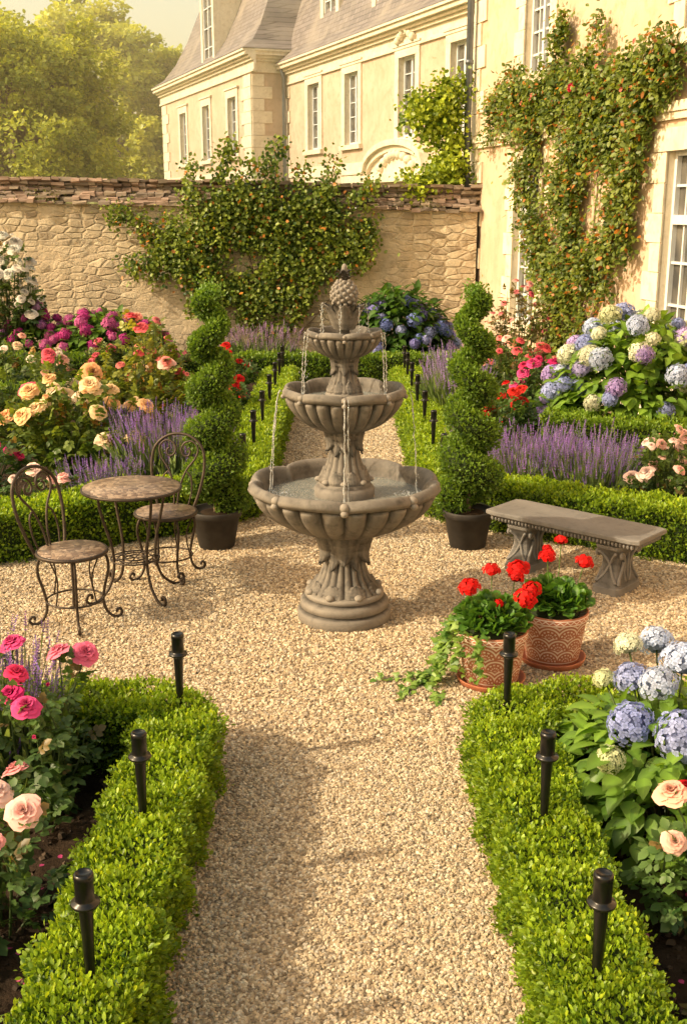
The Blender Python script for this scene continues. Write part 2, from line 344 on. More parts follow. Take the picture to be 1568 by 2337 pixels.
def soil(name,xs,ymin,ymax,step,amp,crumbs):
    mb=MB(); X=np.arange(xs[0],xs[1]+1e-6,step); nv=max(3,int((max(ymax(X)-ymin(X)))/step)); V=[]
    for x in X:
        a,b=ymin(x),ymax(x); Y=np.linspace(a,b,nv)
        V.append(np.stack([np.full(nv,x),Y,.015+.012*np.sin(x*5+Y*3)+np.abs(rng.normal(0,amp,nv))],-1))
    V=np.concatenate(V); V[:,:2]+=rng.uniform(-.2,.2,(len(V),2))*step
    grid(mb,V,len(X),nv,0,(1,1,1),True)
    idx=rng.integers(0,len(V),crumbs); P=V[idx]+rng.uniform(-.02,.02,(crumbs,3))*np.array([1,1,.1]); 
    for k in range(4):
        q=P[k::4]; mb.inst(PEB[k],zbasis(rdir(len(q)),rng.uniform(.01,.04,len(q))**1.0),q,1,np.array((.050,.034,.023))*rng.uniform(.6,1.7,(len(q),1)),False)
    return mb.build(name,[SOIL,COLM])
for sx in (-1,1):
    xs=(.66,4.2) if sx>0 else (-4.2,-.66)
    soil('flower_bed',xs,lambda x:0*x+.4,lambda x:0*x+4.5,.04,.012,6000)
arm=lambda x: np.interp(np.abs(x),[.8,2.5,4,12],[8.55,7.35,6.95,6.9])
soil('flower_bed',(.75,2.95),lambda x:arm(x),lambda x:0*x+15.6,.08,.015,2500)
soil('flower_bed',(-7.5,-.75),lambda x:arm(x),lambda x:0*x+15.6,.1,.015,2500)
soil('flower_bed',(-9,2.1),lambda x:0*x+15.7,lambda x:0*x+17.95,.12,.015,500)
# ------------------------------------------------------------------ hedges
def hedge(name,line,wd,h,dens,ls,c1=(.04,.10,.010),c2=(.30,.44,.028)):
    mb=MB(); P=np.array(line,float); seg=np.linalg.norm(np.diff(P,axis=0),axis=1); tot=seg.sum(); cum=np.concatenate([[0],np.cumsum(seg)])
    def at(s):
        x=np.interp(s,cum,P[:,0]); y=np.interp(s,cum,P[:,1]); e=.12
        dx=np.interp(s+e,cum,P[:,0])-np.interp(s-e,cum,P[:,0]); dy=np.interp(s+e,cum,P[:,1])-np.interp(s-e,cum,P[:,1]); l=np.hypot(dx,dy)+1e-9
        return x,y,dx/l,dy/l
    ns=max(2,int(tot/.15)); S=np.linspace(.03,tot-.03,ns); x,y,dx,dy=at(S); hw=wd/2-.045; hh=h-.05; V=[]
    for (o,z) in ((-hw,0),(-hw,hh*.95),(-hw*.8,hh),(hw*.8,hh),(hw,hh*.95),(hw,0)): V.append(np.stack([x-dy*o,y+dx*o,np.full(ns,z)],-1))
    V=np.stack(V,1).reshape(-1,3); grid(mb,V,ns,6,1,(.02,.035,.008),False); mb.add(V[:6],[tuple(range(6))],1,(.02,.035,.008),False); mb.add(V[-6:],[tuple(range(6))],1,(.02,.035,.008),False)
    per=wd+2*h; n=int((tot*per+2*wd*h)*dens)
    s=rng.uniform(0,tot,n); q=rng.uniform(0,per,n); endm=rng.random(n)<(2*wd*h)/(tot*per+2*wd*h)
    x,y,dx,dy=at(s); top=(q<wd)
    off=np.where(top,q-wd/2,np.where(q<wd+h,-wd/2,wd/2)); z=np.where(top,h,np.where(q<wd+h,q-wd,q-wd-h))
    nx=np.where(top,0,np.where(q<wd+h,dy,-dy)); ny=np.where(top,0,np.where(q<wd+h,-dx,dx)); nz=np.where(top,1.,.0)
    e0=rng.random(n)<.5; se=np.where(e0,0,tot); xe,ye,dxe,dye=at(se); offe=rng.uniform(-wd/2,wd/2,n); ze=rng.uniform(0,h,n)
    x=np.where(endm,xe,x);y=np.where(endm,ye,y);dx=np.where(endm,dxe,dx);dy=np.where(endm,dye,dy);off=np.where(endm,offe,off);z=np.where(endm,ze,z)
    sg=np.where(e0,-1,1); nx=np.where(endm,sg*dxe,nx);ny=np.where(endm,sg*dye,ny);nz=np.where(endm,0,nz)
    Q=np.stack([x-dy*off,y+dx*off,z],-1); Nn=np.stack([nx,ny,nz],-1)
    lump=.016*(np.sin(Q[:,0]*17+Q[:,1]*13)+np.sin(Q[:,1]*23-Q[:,0]*9+Q[:,2]*20)+.7*np.sin(Q[:,1]*71+Q[:,0]*53)*np.sin(Q[:,2]*60+Q[:,0]*67))
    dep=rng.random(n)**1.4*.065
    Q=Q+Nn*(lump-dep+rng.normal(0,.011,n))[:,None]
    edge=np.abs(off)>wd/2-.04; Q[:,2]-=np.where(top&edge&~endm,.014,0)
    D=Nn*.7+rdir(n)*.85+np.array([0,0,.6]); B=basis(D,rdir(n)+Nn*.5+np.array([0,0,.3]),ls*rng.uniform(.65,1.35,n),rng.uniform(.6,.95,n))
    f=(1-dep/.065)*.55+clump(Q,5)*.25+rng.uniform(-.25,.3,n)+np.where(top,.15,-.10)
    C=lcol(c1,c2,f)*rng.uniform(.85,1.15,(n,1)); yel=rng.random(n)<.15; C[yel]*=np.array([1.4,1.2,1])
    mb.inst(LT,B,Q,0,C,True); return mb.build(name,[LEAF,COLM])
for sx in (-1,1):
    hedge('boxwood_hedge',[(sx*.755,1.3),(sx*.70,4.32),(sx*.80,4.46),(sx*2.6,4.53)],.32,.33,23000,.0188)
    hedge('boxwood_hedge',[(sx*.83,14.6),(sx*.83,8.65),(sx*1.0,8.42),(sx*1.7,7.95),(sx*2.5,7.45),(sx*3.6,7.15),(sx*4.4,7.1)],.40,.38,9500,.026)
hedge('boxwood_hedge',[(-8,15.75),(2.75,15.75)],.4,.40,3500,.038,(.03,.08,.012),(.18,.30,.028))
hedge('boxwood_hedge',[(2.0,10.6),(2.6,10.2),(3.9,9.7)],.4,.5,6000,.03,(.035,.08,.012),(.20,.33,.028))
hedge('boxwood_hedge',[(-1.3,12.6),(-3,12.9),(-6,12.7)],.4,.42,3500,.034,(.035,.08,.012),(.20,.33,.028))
# ------------------------------------------------------------------ stake lights
def stake(x,y,zb):
    mb=MB()
    lathe(mb,[(.0005,-.12),(.006,-.08),(.0125,0),(.017,.13),(.021,.235),(.023,.25)],10)
    for k in range(4):
        a=k*PI/2; ca,sa=math.cos(a),math.sin(a)
        V=[(ca*.004-sa*.002,sa*.004+ca*.002,-.1),(ca*.004+sa*.002,sa*.004-ca*.002,-.1),(ca*.027+sa*.002,sa*.027-ca*.002,.24),(ca*.027-sa*.002,sa*.027+ca*.002,.24)]
        mb.add(V,[(0,1,2,3)],0,(1,1,1),False)
    lathe(mb,[(.02,.247),(.039,.252),(.041,.257),(.039,.262),(.028,.265),(.0265,.27),(.0265,.33),(.028,.332),(.028,.345),(.025,.35),(.022,.352),(.021,.347),(.0,.347)],24)
    mb.build('garden_stake_light',[BLACKP],(x,y,zb))
for sx in (-1,1):
    for y in (2.63,3.47,4.39): stake(sx*.712,y,.30)
    for y in (8.55,9.6,10.7,11.8,12.8,13.7,14.4): stake(sx*.80,y,.34)
# ------------------------------------------------------------------ fountain
FX,FY=.005,6.3
fe=empty('tiered_fountain',(FX,FY,0))
def flute(n,a,p=.6,z0=-9,z1=9):
    def f(R,Z,TH):
        m=((Z>=z0)&(Z<=z1)); return np.where(m,R*(1+a*(np.abs(np.sin(n*TH/2))**p-.6)),R),Z
    return f
def tongue(mb,th,zt,zb,rz,w,out=.012,tip=.02,ridge=.008):
    NU,NV=13,11; V=[]
    for i in range(NU):
        t=i/(NU-1); z=zt+(zb-zt)*t; hw=w*(1-t**2.2)**.6*(.85+.25*math.sin(t*PI))*(1+.09*math.cos(t*26))
        for j in range(NV):
            s=-1+2*j/(NV-1); r=rz(z)+out*(1-.9*abs(s)**4)+tip*t**4+ridge*(1-abs(s))**2-(.007*(1-abs(s)) if j%2 else 0)
            a=th+s*hw/rz(z); V.append((r*math.cos(a),r*math.sin(a),z-.006*abs(s)*math.cos(t*26)))
    grid(mb,V,NU,NV)
def prof_r(prof):
    p=sorted((z,r) for r,z in prof); zs=[a for a,_ in p]; rs=[b for _,b in p]; return lambda z: float(np.interp(z,zs,rs))
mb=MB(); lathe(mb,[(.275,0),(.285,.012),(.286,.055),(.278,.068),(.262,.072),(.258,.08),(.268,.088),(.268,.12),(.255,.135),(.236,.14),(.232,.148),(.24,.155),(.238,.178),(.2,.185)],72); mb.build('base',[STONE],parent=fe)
mb=MB(); pr=[(.205,.165),(.212,.185),(.185,.22),(.15,.27),(.128,.33),(.118,.39),(.124,.44),(.140,.49),(.155,.53),(.152,.56)]
prs=[tuple(p) for p in cat(pr,4)]; lathe(mb,prs,160,flute(20,.10,.8)); rz=prof_r(pr)
for k in range(6): tongue(mb,k*PI/3-PI/2,.55,.375,rz,.078,.026,.024,.014)
for k in range(6): tongue(mb,k*PI/3-PI/3,.545,.335,rz,.060,.010,.014,.012)
for k in range(8): tongue(mb,k*PI/4+PI/8,.18,.255,lambda z:rz(z),.062,.012,.006,.008)
for k in range(8):
    a=k*PI/4+PI/8; ellipsoid(mb,(.222*math.cos(a),.222*math.sin(a),.19),(.028,.028,.02))
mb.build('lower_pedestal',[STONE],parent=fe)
def bowl(name,R,zr,dep,neck,nl,lobe,rim):
    mb=MB()
    pr=[(neck,-dep),(neck*1.15,-dep*1.0),(.45*R,-.93*dep),(.62*R,-.8*dep),(.78*R,-.6*dep),(.9*R,-.36*dep),(.955*R,-.17*dep),(.96*R,-.10*dep),(1.0*R,-.085*dep),(1.045*R,0),(1.03*R,rim*.8),(.99*R,rim*1.25),(.94*R,rim*.9),(.905*R,0),(.885*R,-.14*dep),(.80*R,-.34*dep),(.5*R,-.42*dep),(.02,-.43*dep)]
    pr=[(max(a,.01),b) for a,b in pr]
    prs=cat(pr,3); n=len(prs); idx=np.arange(n)
    def fn(Rr,Z,TH):
        under=(idx<3*7)[:,None]; cusp=np.abs(np.sin(nl*TH/2))
        g=np.abs(np.sin(nl*1.5*TH))**.6
        wgt=np.clip(Rr/R,0,1)**1.3
        Ru=Rr*(1+.12*wgt*(g-.65)+ .05*wgt*(cusp**.5-.8)); 
        Rt=Rr*(1+lobe*wgt*(cusp**.5-.8))
        Zz=Z+np.where(under,0,wgt*rim*.7*(np.abs(np.sin(nl*TH/2))**.5-.5))
        return np.where(under,Ru,Rt),Zz
    lathe(mb,prs,240,fn,c=(0,0,zr))
    for k in range(nl):
        a=2*PI*k/nl; r=R*.985
        ca,sa=math.cos(a),math.sin(a)
        for (dr,dz,s) in ((0,rim*.35,1.1),(.014,-.018,.8),(-.03*R/.5,rim*.3,.8)):
            ellipsoid(mb,((r+dr)*ca,(r+dr)*sa,zr+dz),(R*.045*s+.003,R*.045*s+.003,R*.04*s+.003),8,6)
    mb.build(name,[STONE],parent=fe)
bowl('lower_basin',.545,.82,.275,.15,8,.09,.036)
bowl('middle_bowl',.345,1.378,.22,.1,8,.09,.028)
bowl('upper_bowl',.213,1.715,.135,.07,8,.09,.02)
mb=MB(); lathe(mb,[(.17,.70),(.178,.775),(.18,.815),(.17,.83),(.155,.835),(.155,.855),(.14,.86)],64)
pr=[(.142,.85),(.147,.875),(.125,.92),(.102,.97),(.088,1.03),(.085,1.08),(.096,1.13),(.108,1.17),(.108,1.2)]; rz2=prof_r(pr)
lathe(mb,[tuple(p) for p in cat(pr,4)],120,flute(16,.10,.8))
for k in range(6): tongue(mb,k*PI/3-PI/2,1.185,1.05,rz2,.054,.018,.018,.012)
for k in range(6): tongue(mb,k*PI/3-PI/3,1.18,1.02,rz2,.042,.006,.010,.010)
for k in range(8): tongue(mb,k*PI/4+PI/8,.86,.94,rz2,.045,.010,.004,.006)
for k in range(8): a=k*PI/4; ellipsoid(mb,(.152*math.cos(a),.152*math.sin(a),.87),(.024,.024,.016))
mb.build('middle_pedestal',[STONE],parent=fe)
mb=MB(); lathe(mb,[(.105,1.28),(.110,1.355),(.110,1.38),(.1,1.39)],48)
pr=[(.098,1.385),(.100,1.40),(.085,1.43),(.070,1.48),(.064,1.52),(.070,1.56),(.080,1.59),(.078,1.61)]; rz3=prof_r(pr)
lathe(mb,[tuple(p) for p in cat(pr,4)],96,flute(14,.10,.8))
for k in range(6): tongue(mb,k*PI/3-PI/2,1.595,1.49,rz3,.040,.012,.012,.008)
for k in range(8): tongue(mb,k*PI/4+PI/8,1.39,1.46,rz3,.030,.007,.003,.005)
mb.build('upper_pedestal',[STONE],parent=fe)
mb=MB(); lathe(mb,[tuple(p) for p in cat([(.066,1.66),(.07,1.695),(.06,1.71),(.034,1.725),(.034,1.745),(.055,1.77),(.075,1.81),(.078,1.85),(.055,1.88)],4)],48)
rc=lambda z: float(np.interp(z,[1.74,1.78,1.83,1.87,1.91],[.040,.064,.082,.094,.112]))
for k in range(6): tongue(mb,k*2*PI/6-PI/2,1.75,1.895,rc,.052,.008,.022,.014)
for k in range(6): tongue(mb,k*2*PI/6-PI/3,1.775,1.90,rc,.038,-.006,.014,.010)
lathe(mb,[tuple(p) for p in cat([(.03,1.86),(.064,1.90),(.074,1.935),(.066,1.975),(.042,2.01),(.02,2.025)],4)],32)
for i in range(76):
    t=i/75; z=1.885+.135*t; r=np.interp(z,[1.88,1.90,1.935,1.975,2.01,2.025],[.058,.066,.075,.067,.043,.025]); a=i*2.39996
    ellipsoid(mb,(r*math.cos(a),r*math.sin(a),z),(.0120,.0120,.0115),7,5)
for q,(r0,z0,n) in enumerate(((.026,2.018,7),(.020,2.036,6),(.014,2.052,5))):
    for k in range(n):
        a=2*PI*k/n+q; ca,sa=math.cos(a),math.sin(a)
        V=[]
        for t,wd_,rr,zz in ((0,.012,.0,0),(.4,.014,.012,.014),(.8,.008,.028,.028),(1,.001,.036,.026)):
            for s in (-1,0,1): V.append(((r0*.6+rr)*ca-s*wd_*sa,(r0*.6+rr)*sa+s*wd_*ca,z0+zz-.003*abs(s)))
        grid(mb,V,4,3)
ellipsoid(mb,(0,0,2.082),(.017,.017,.030),12,8)
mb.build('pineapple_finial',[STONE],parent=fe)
WATER,_nt,_o=newmat('water'); _v=ocoord(_nt)
princ(_nt,_o,(.66,.69,.64),.05,0,bump(_nt,noise(_nt,_v,34,4,.6),.9,.025),.6,**{'Transmission Weight':.7,'IOR':1.33})
STREAM,_nt,_o=newmat('water_stream'); _v=ocoord(_nt)
princ(_nt,_o,(.92,.94,.95),.08,0,bump(_nt,noise(_nt,_v,90,2),.5,.01),.8,**{'Transmission Weight':.7,'IOR':1.33})
mb=MB()
for R,z in ((.475,.775),(.30,1.345),(.183,1.700)):
    pr=[(R*i/14,z+.0) for i in range(14,0,-1)]+[(.001,z)]
    lathe(mb,pr,72,lambda Rr,Z,TH:(Rr,Z+.0025*np.sin(Rr*90+TH*2)*np.cos(TH*7+Rr*40)),cap=False)
mb.build('water_surface',[WATER],parent=fe)
mb=MB()
def stream(a,r0,z0,r1,z1,rad,n=26):
    pts=[];rr=[]; gx=random.gauss(0,.006)
    for i in range(n+1):
        t=i/n; k=math.sqrt(t); r=r0+(r1-r0)*k; z=z0-(z0-z1)*t+.008*math.sin(min(1,t*8)*PI)
        pts.append((r*math.cos(a)+random.gauss(0,.0022)+gx*t,r*math.sin(a)+random.gauss(0,.0022),z)); rr.append(rad*random.uniform(.25,1.4))
    tube(mb,pts,rr,6)
    for i in range(14):
        t=random.random(); k=math.sqrt(t); r=r0+(r1-r0)*k+random.gauss(0,.010); aa=a+random.gauss(0,.03); ellipsoid(mb,(r*math.cos(aa),r*math.sin(aa),z0-(z0-z1)*t),(.0022,.0022,.004),5,4)
for a in (-90,-3,184,90): stream(math.radians(a),.37,1.40,.43,.775,.0042)
stream(math.radians(-87),.37,1.40,.42,.775,.003); stream(math.radians(180),.37,1.40,.43,.775,.003)
for a in (-168,-152,-12,-25,75): stream(math.radians(a),.228,1.735,.25,1.345,.0034)
for a in (-165,-100,-50,-10,90,190): stream(math.radians(a),.125,1.895,.135,1.70,.002,14)
for i in range(320):
    a=math.radians(random.choice([-90,-3,184,90,-90])); r=.41+random.gauss(0,.035); ellipsoid(mb,(r*math.cos(a)+random.gauss(0,.035),r*math.sin(a)+random.gauss(0,.025),.778+abs(random.gauss(0,.009))),(.0045,.0045,.003),5,4)
mb.build('falling_water',[STREAM],parent=fe)
# ------------------------------------------------------------------ topiaries
def topiary(x,y,sd,ph):
    e=empty('spiral_topiary',(x,y,0))
    mb=MB(); lathe(mb,[(.125,0),(.13,.005),(.172,.235),(.187,.24),(.19,.285),(.186,.29),(.176,.288),(.172,.27),(.0,.262)],48); mb.build('pot',[POTM],parent=e)
    mb=MB(); lathe(mb,[(.172,.264),(.1,.268),(.0,.27)],20,cap=False); mb.build('soil',[SOIL],parent=e)
    mb=MB(); tube(mb,cat([(0,0,.26),(.005,.005,.8),(-.004,0,1.4),(0,0,1.75)],5),np.linspace(.018,.006,16),7); mb.build('trunk',[BARK],parent=e)
    mb=MB(); z0,z1=.38,1.80; turns=4.5
    def cen(t):
        R=.23*(1-t)+.10*t; rs=R*.58; rc=(R-rs)*1.25; a=sd*2*PI*turns*t+ph
        return np.stack([rc*np.cos(a),rc*np.sin(a),z0+(z1-z0)*t],-1),rs
    tt=np.linspace(0,1,90); C,rs=cen(tt); tube(mb,C,rs*.72,10,1,(.02,.035,.008))
    n=26000; t=rng.random(n)**1.15; t[:int(n*.05)]=0
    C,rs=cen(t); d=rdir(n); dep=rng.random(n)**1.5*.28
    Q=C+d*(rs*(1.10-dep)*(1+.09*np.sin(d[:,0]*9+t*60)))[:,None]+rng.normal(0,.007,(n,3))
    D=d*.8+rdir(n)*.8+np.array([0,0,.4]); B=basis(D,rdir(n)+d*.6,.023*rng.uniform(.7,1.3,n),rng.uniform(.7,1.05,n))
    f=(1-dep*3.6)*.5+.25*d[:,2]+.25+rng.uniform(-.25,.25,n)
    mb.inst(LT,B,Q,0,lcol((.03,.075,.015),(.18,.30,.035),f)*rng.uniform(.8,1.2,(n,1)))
    n=500; Q=np.stack([.04*rng.normal(size=n),.04*rng.normal(size=n),1.84+rng.normal(0,.035,n)],-1)
    mb.inst(LT,basis(rdir(n)+np.array([0,0,1]),rdir(n),.023,.9),Q,0,np.array((.14,.26,.035))*rng.uniform(.7,1.2,(n,1)))
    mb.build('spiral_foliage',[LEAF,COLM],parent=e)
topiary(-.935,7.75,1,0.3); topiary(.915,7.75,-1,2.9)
# ------------------------------------------------------------------ furniture
def mosaic():
    m,nt,out=newmat('mosaic_top'); v=ocoord(nt)
    f=N(nt,'ShaderNodeTexVoronoi',feature='F1'); f.inputs['Scale'].default_value=32; nt.links.new(v,f.inputs['Vector'])
    e=N(nt,'ShaderNodeTexVoronoi',feature='DISTANCE_TO_EDGE'); e.inputs['Scale'].default_value=32; nt.links.new(v,e.inputs['Vector'])
    s=N(nt,'ShaderNodeSeparateColor'); nt.links.new(f.outputs['Color'],s.inputs[0])
    c=mixc(nt,s.outputs[0],(.12,.075,.05),(.38,.28,.20)); c=mixc(nt,ramp(nt,e.outputs[0],0,.07),(.08,.058,.045),c)
    princ(nt,out,c,.32,0,bump(nt,ramp(nt,e.outputs[0],0,.08),.4,.003),.5); return m
MOS=mosaic()
def radial(mb,prof,a,rad,n=5,seg=7):
    p=cat([(q[0]*math.cos(a),q[0]*math.sin(a),q[1]) for q in prof],n); tube(mb,p,rad,seg)
def chair(x,y,rot):
    e=empty('wrought_iron_chair',(x,y,0),rot)
    mb=MB(); lathe(mb,[(.185,.435),(.2,.437),(.2,.455),(.196,.46),(.0,.461)],40); mb.build('seat',[MOS],parent=e)
    mb=MB(); c=[(.203*math.cos(a),.203*math.sin(a),.447) for a in np.linspace(0,2*PI,40,endpoint=False)]; tube(mb,c,.012,7,closed=True)
    for k in range(4):
        a=PI/4+k*PI/2; radial(mb,[(.175,.44),(.2,.39),(.205,.32),(.18,.22),(.165,.13),(.18,.06),(.215,.018),(.25,.012),(.272,.034),(.262,.058),(.243,.055),(.242,.04)],a,.009)
    c=[(.168*math.cos(a),.168*math.sin(a),.15) for a in np.linspace(0,2*PI,32,endpoint=False)]; tube(mb,c,.006,6,closed=True)
    for k in range(4):
        a=k*PI/2; radial(mb,[(.19,.43),(.14,.30),(.165,.15)],a,.005)
    mb.build('legs',[IRON],parent=e)
    mb=MB(); yb=lambda z:.17+.12*(z-.43)/.5
    def bk(pts,r,n=6): tube(mb,cat([(px,yb(pz),pz) for px,pz in pts],n),r,7)
    bk([(-.125,.43),(-.165,.55),(-.192,.70),(-.175,.83),(-.10,.905),(0,.93),(.10,.905),(.175,.83),(.192,.70),(.165,.55),(.125,.43)],.0105)
    for s in (-1,1):
        bk([(s*.012,.45),(s*.02,.56),(s*.06,.68),(s*.125,.77),(s*.14,.835),(s*.10,.88),(s*.045,.87),(s*.02,.825),(s*.04,.785),(s*.075,.785),(s*.085,.815),(s*.065,.835)],.0075)
        bk([(s*.09,.45),(s*.11,.55),(s*.10,.64),(s*.065,.68)],.006)
    mb.build('backrest',[IRON],parent=e)
chair(-1.61,6.21,math.radians(62)); chair(-1.19,7.08,math.radians(-14))
e=empty('bistro_table',(-1.335,6.70,0),.4)
mb=MB(); lathe(mb,[(.29,.70),(.305,.702),(.308,.715),(.302,.722),(.0,.724)],64); mb.build('table_top',[MOS],parent=e)
mb=MB(); tube(mb,[(.307*math.cos(a),.307*math.sin(a),.710) for a in np.linspace(0,2*PI,56,endpoint=False)],.010,7,closed=True)
for k in range(4):
    radial(mb,[(.235,.70),(.23,.62),(.20,.5),(.165,.38),(.15,.27),(.16,.17),(.20,.08),(.27,.022),(.32,.012),(.355,.035),(.345,.07),(.318,.068),(.315,.045)],k*PI/2+.3,.0095)
for r in (.155,.11,.065): tube(mb,[(r*math.cos(a),r*math.sin(a),.25) for a in np.linspace(0,2*PI,32,endpoint=False)],.005,6,closed=True)
for k in range(6): tube(mb,[(0,0,.25),(.155*math.cos(k*PI/3),.155*math.sin(k*PI/3),.25)],.004,5)
for k in range(8):
    a=k*PI/4; tube(mb,[(.132*math.cos(a)+.022*math.cos(t),.132*math.sin(a)+.022*math.sin(t),.25) for t in np.linspace(0,2*PI,12,endpoint=False)],.003,5,closed=True)
mb.build('legs',[IRON],parent=e)
def sect(mb,secs,p=5,n=32,cx=0):
    V=[]
    for hx,hy,z in secs:
        for j in range(n):
            a=2*PI*(j+.5)/n; c,s=math.cos(a),math.sin(a); d=(abs(c)**p+abs(s)**p)**(-1/p); V.append((cx+hx*c*d,hy*s*d,z))
    F=[(i*n+j,i*n+(j+1)%n,(i+1)*n+(j+1)%n,(i+1)*n+j) for i in range(len(secs)-1) for j in range(n)]
    F.append(tuple(range(n))[::-1]); F.append(tuple((len(secs)-1)*n+j for j in range(n))); mb.add(V,F,0,(1,1,1),False)
e=empty('stone_bench',(1.53,7.02,0),math.radians(-42))
mb=MB(); sect(mb,[(.50,.135,.335),(.505,.14,.345),(.515,.15,.35),(.55,.185,.380),(.553,.188,.384),(.57,.2,.388),(.575,.205,.394),(.575,.205,.414),(.57,.2,.42)],40,64)
for sy in (-1,1):
    for i in range(40):
        x=-.53+1.06*i/39; ellipsoid(mb,(x*(.985),sy*.176,.3665),(.010,.012,.019),7,5)
for sx in (-1,1):
    for i in range(13):
        y=-.155+.31*i/12; ellipsoid(mb,(sx*.541,y,.3665),(.012,.010,.019),7,5)
mb.build('seat',[BENCHST],parent=e)
for sx in (-1,1):
    mb=MB(); sect(mb,[(.10,.165,0),(.10,.165,.055),(.09,.155,.062),(.082,.145,.075),(.074,.128,.11),(.064,.105,.16),(.06,.1,.2),(.066,.112,.25),(.08,.14,.295),(.09,.158,.315),(.095,.162,.337)],7,40,sx*.34)
    for sd in (-1,1):
        xx=sx*.34+sd*.072
        for s in (-1,1):
            tube(mb,cat([(xx,s*.02,.08),(xx-sd*.004,s*.04,.14),(xx-sd*.006,s*.03,.2),(xx,s*.06,.26),(xx+sd*.012,s*.115,.29),(xx+sd*.015,s*.12,.265),(xx+sd*.008,s*.095,.258)],4),.012,6)
            tube(mb,cat([(xx+sd*.01,s*.13,.075),(xx,s*.10,.12),(xx-sd*.004,s*.065,.17),(xx-sd*.004,s*.05,.22)],4),.011,6)
        tube(mb,[(xx,0,.08),(xx-sd*.006,0,.18),(xx,0,.28)],.012,6)
    for sd in (-1,1):
        tube(mb,cat([(sx*.34-.07,sd*.142,.085),(sx*.34-.03,sd*.118,.13),(sx*.34,sd*.102,.2),(sx*.34+.03,sd*.118,.255),(sx*.34+.06,sd*.145,.29)],4),.010,6)
        tube(mb,cat([(sx*.34+.07,sd*.142,.085),(sx*.34+.03,sd*.118,.13),(sx*.34,sd*.104,.2),(sx*.34-.03,sd*.118,.255),(sx*.34-.06,sd*.145,.29)],4),.010,6)
    mb.build('leg',[BENCHST],parent=e)
# ------------------------------------------------------------------ geranium pots
def terracotta():
    m,nt,out=newmat('patterned_terracotta'); v=ocoord(nt); s=N(nt,'ShaderNodeSeparateXYZ'); nt.links.new(v,s.inputs[0]); X,Y,Z=s.outputs
    H=.070
    th=mth(nt,'DIVIDE',mth(nt,'ARCTAN2',Y,X),2*PI/10)
    row=mth(nt,'DIVIDE',mth(nt,'SUBTRACT',Z,.052),H); fr=mth(nt,'FLOOR',row)
    a=mth(nt,'SUBTRACT',mth(nt,'FRACT',mth(nt,'ADD',mth(nt,'ADD',th,20),mth(nt,'MULTIPLY',fr,.5))),.5)
    x=mth(nt,'MULTIPLY',a,.104); y=mth(nt,'MULTIPLY',mth(nt,'FRACT',row),H)
    d=mth(nt,'SQRT',mth(nt,'ADD',mth(nt,'MULTIPLY',x,x),mth(nt,'MULTIPLY',y,y)))
    ring=mth(nt,'GREATER_THAN',mth(nt,'SINE',mth(nt,'MULTIPLY',d,2*PI/.0175)),.05)
    lace=mth(nt,'GREATER_THAN',mth(nt,'SINE',mth(nt,'MULTIPLY',mth(nt,'ARCTAN2',y,x),12)),-.1)
    f=mth(nt,'MULTIPLY',ring,mth(nt,'MAXIMUM',lace,mth(nt,'GREATER_THAN',d,.045)))
    band=mth(nt,'MULTIPLY',mth(nt,'GREATER_THAN',Z,.052),mth(nt,'LESS_THAN',Z,.262)); f=mth(nt,'MULTIPLY',f,band)
    for z0,z1 in ((.266,.273),(.040,.046),(.294,.299)):
        f=mth(nt,'MAXIMUM',f,mth(nt,'MULTIPLY',mth(nt,'GREATER_THAN',Z,z0),mth(nt,'LESS_THAN',Z,z1)))
    zig=mth(nt,'LESS_THAN',mth(nt,'ABSOLUTE',mth(nt,'SUBTRACT',mth(nt,'SUBTRACT',Z,.276),mth(nt,'MULTIPLY',mth(nt,'ABSOLUTE',mth(nt,'SUBTRACT',mth(nt,'FRACT',mth(nt,'MULTIPLY',mth(nt,'ADD',th,20),3)),.5)),.03))),.003)
    f=mth(nt,'MAXIMUM',f,zig)
    n=noise(nt,v,30,5); base=mixc(nt,n,(.38,.14,.08),(.50,.21,.13)); f=mth(nt,'MULTIPLY',f,ramp(nt,noise(nt,v,120,3),.25,.38))
    c=mixc(nt,mth(nt,'MULTIPLY',f,.92),base,(.82,.72,.64)); princ(nt,out,c,.8,0,bump(nt,noise(nt,v,90,4),.3,.002),.25); return m
TERRA=terracotta(); TERRAP=mnoise('plain_terracotta',(.36,.125,.065),(.50,.20,.11),9,.8,80,.3,.002)
